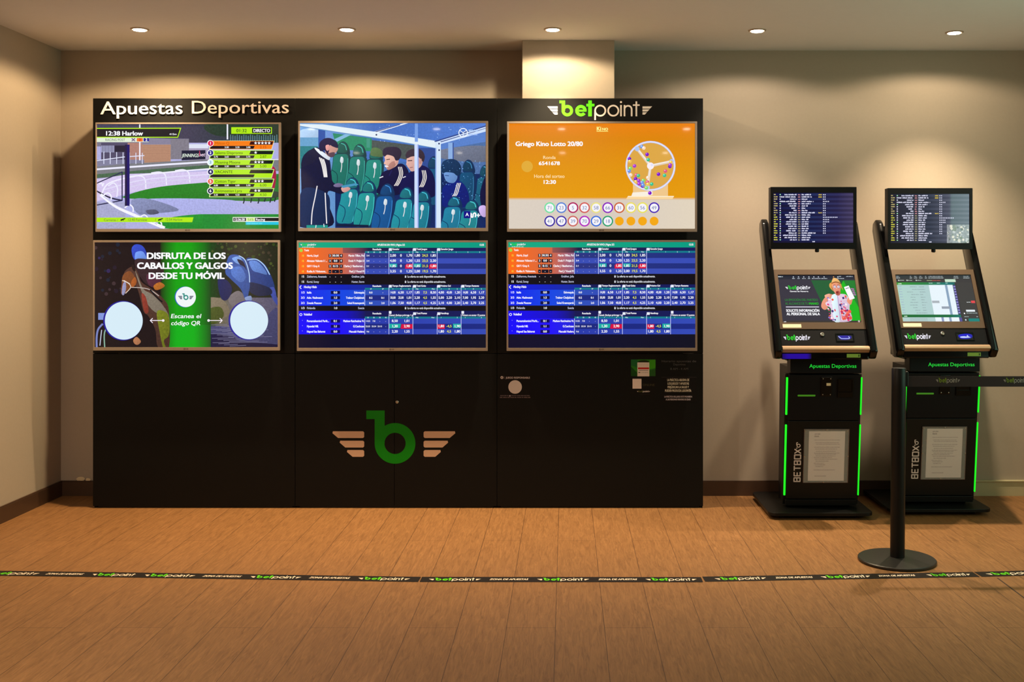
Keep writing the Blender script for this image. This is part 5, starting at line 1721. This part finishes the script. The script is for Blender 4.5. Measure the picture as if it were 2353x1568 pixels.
# ------------------------------------------------------------------ belt post
YPOST = 5.02
XP = PX(2061, YPOST)
post = thing('belt_barrier_post', 'black belt barrier post with a round base standing before the right terminal', 'barrier post', (XP, YPOST, 0))
MB().lathe([(0.172, 0.001), (0.18, 0.004), (0.18, 0.012), (0.176, 0.0155), (0.12, 0.019), (0.05, 0.022)], seg=96).build('base_disc', M['base'], post, True)
MB().lathe([(0.0335, 0.0), (0.0335, 0.80), (0.0335, 0.892), (0.031, 0.897), (0.001, 0.899)], seg=48).build('pole', M['black_matt'], post, True, loc=(0.002, 0, 0.021), rot=(0, 0.0085, 0))
MB().box(0.028, 0.050, -0.018, 0.018, 0.832, 0.902, 0.004).build('belt_cassette', M['black_matt'], post)
zb0, zb1 = PZ(889, YPOST), PZ(865, YPOST)
belt = MB().box(0.046, XR - XP - 0.02, -0.001, 0.001, zb0, zb1).build('belt', M['belt'], post)
for x in (2150, 2305):
    c = Canvas(x - 2, 865, x + 60, 889, 62 * YPOST / F, zb1 - zb0)
    logo(c, x, 868.5, 56, 13.5, green=(112, 124, 30), white=(150, 136, 130), fat=8)
    c.build('belt_print', M['print'], belt, ((x + 29 - CX) * YPOST / F - XP, -0.0013, zb0))
MB().box(XR - XP - 0.022, XR - XP - 0.0005, -0.02, 0.02, zb0 - 0.01, zb1 + 0.01, 0.003).build('wall_clip', M['black_matt'], post)

# ------------------------------------------------------------------ printed floor tape
TAPES = ((-60, 1317.5, 312, 1322.5, ((-28, 90), (107, 190, 0), (212, 322)), 'floor tape piece nearest the left wall'),
         (312, 1322.5, 964, 1332.5, ((332, 449), (468, 555, 0), (577, 694), (713, 804, 0), (824, 942)), 'floor tape piece below the left display cabinet, second from the left wall'),
         (967, 1332.5, 1613, 1333, ((985, 1105), (1125, 1213, 0), (1234, 1354), (1375, 1463, 0), (1483, 1601)), 'floor tape piece in the middle of the floor, before the right cabinet'),
         (1617, 1332, 2243, 1321, ((1642, 1759), (1780, 1864, 0), (1884, 1998), (2016, 2100, 0), (2128, 2230)), 'floor tape piece running under the round post base'),
         (2247, 1321, 2460, 1315, ((2266, 2386),), 'floor tape piece at the right edge, beyond the round post base'))
for x0, y0, x1, y1, items, lb in TAPES:
    ya, yb = F * EYE / (y0 - CY), F * EYE / (y1 - CY)
    a, b = Vector((PX(x0, ya), ya, 0)), Vector((PX(x1, yb), yb, 0))
    ln = (b - a).length
    phi = math.atan2(b.y - a.y, b.x - a.x)
    hw = 0.075
    c = Canvas(0, 0, x1 - x0, 100, ln, hw, 0.0012)
    c.apart = True
    c.rect(0, 0, x1 - x0, 100, (20, 12, 10))
    for it in items:
        if len(it) == 2:
            logo(c, it[0] - x0, 20, it[1] - it[0], 66, green=(92, 208, 10), white=(238, 222, 200), fat=6)
        else:
            c.text('ZONA DE APUESTAS', it[0] - x0, 63, 30, (232, 214, 192), w=it[1] - it[0], bold=0.05, it=0.06)
    mid = (a + b) / 2 - Vector((-math.sin(phi), math.cos(phi), 0)) * hw / 2
    o = c.build('floor_tape', M['print'], None, mid, (-math.pi / 2, 0, phi))
    tag(o, 'black printed ' + lb, 'floor tape', 'black printed floor tape across the floor')

# ------------------------------------------------------------------ crumbs of plaster on the skirting
for i, (px, w, h, lb) in enumerate(((186, 0.026, 0.016, 'larger white plaster crumb on the skirting left of the cabinets'), (203, 0.016, 0.010, 'smaller white plaster crumb touching the cabinet side'))):
    bm = bmesh.new()
    bmesh.ops.create_icosphere(bm, subdivisions=2, radius=1)
    r = random.Random(i)
    for v in bm.verts:
        v.co *= r.uniform(0.75, 1.15)
        v.co = Vector((v.co.x * w, v.co.y * 0.0045, max(0, v.co.z + 0.5) * h))
    me = bpy.data.meshes.new('plaster_crumb')
    bm.to_mesh(me)
    bm.free()
    tag(put('plaster_crumb', me, M['plaster'], None, True, (PX(px, YB), YB - 0.006, 0.0915)), lb, 'plaster crumb')
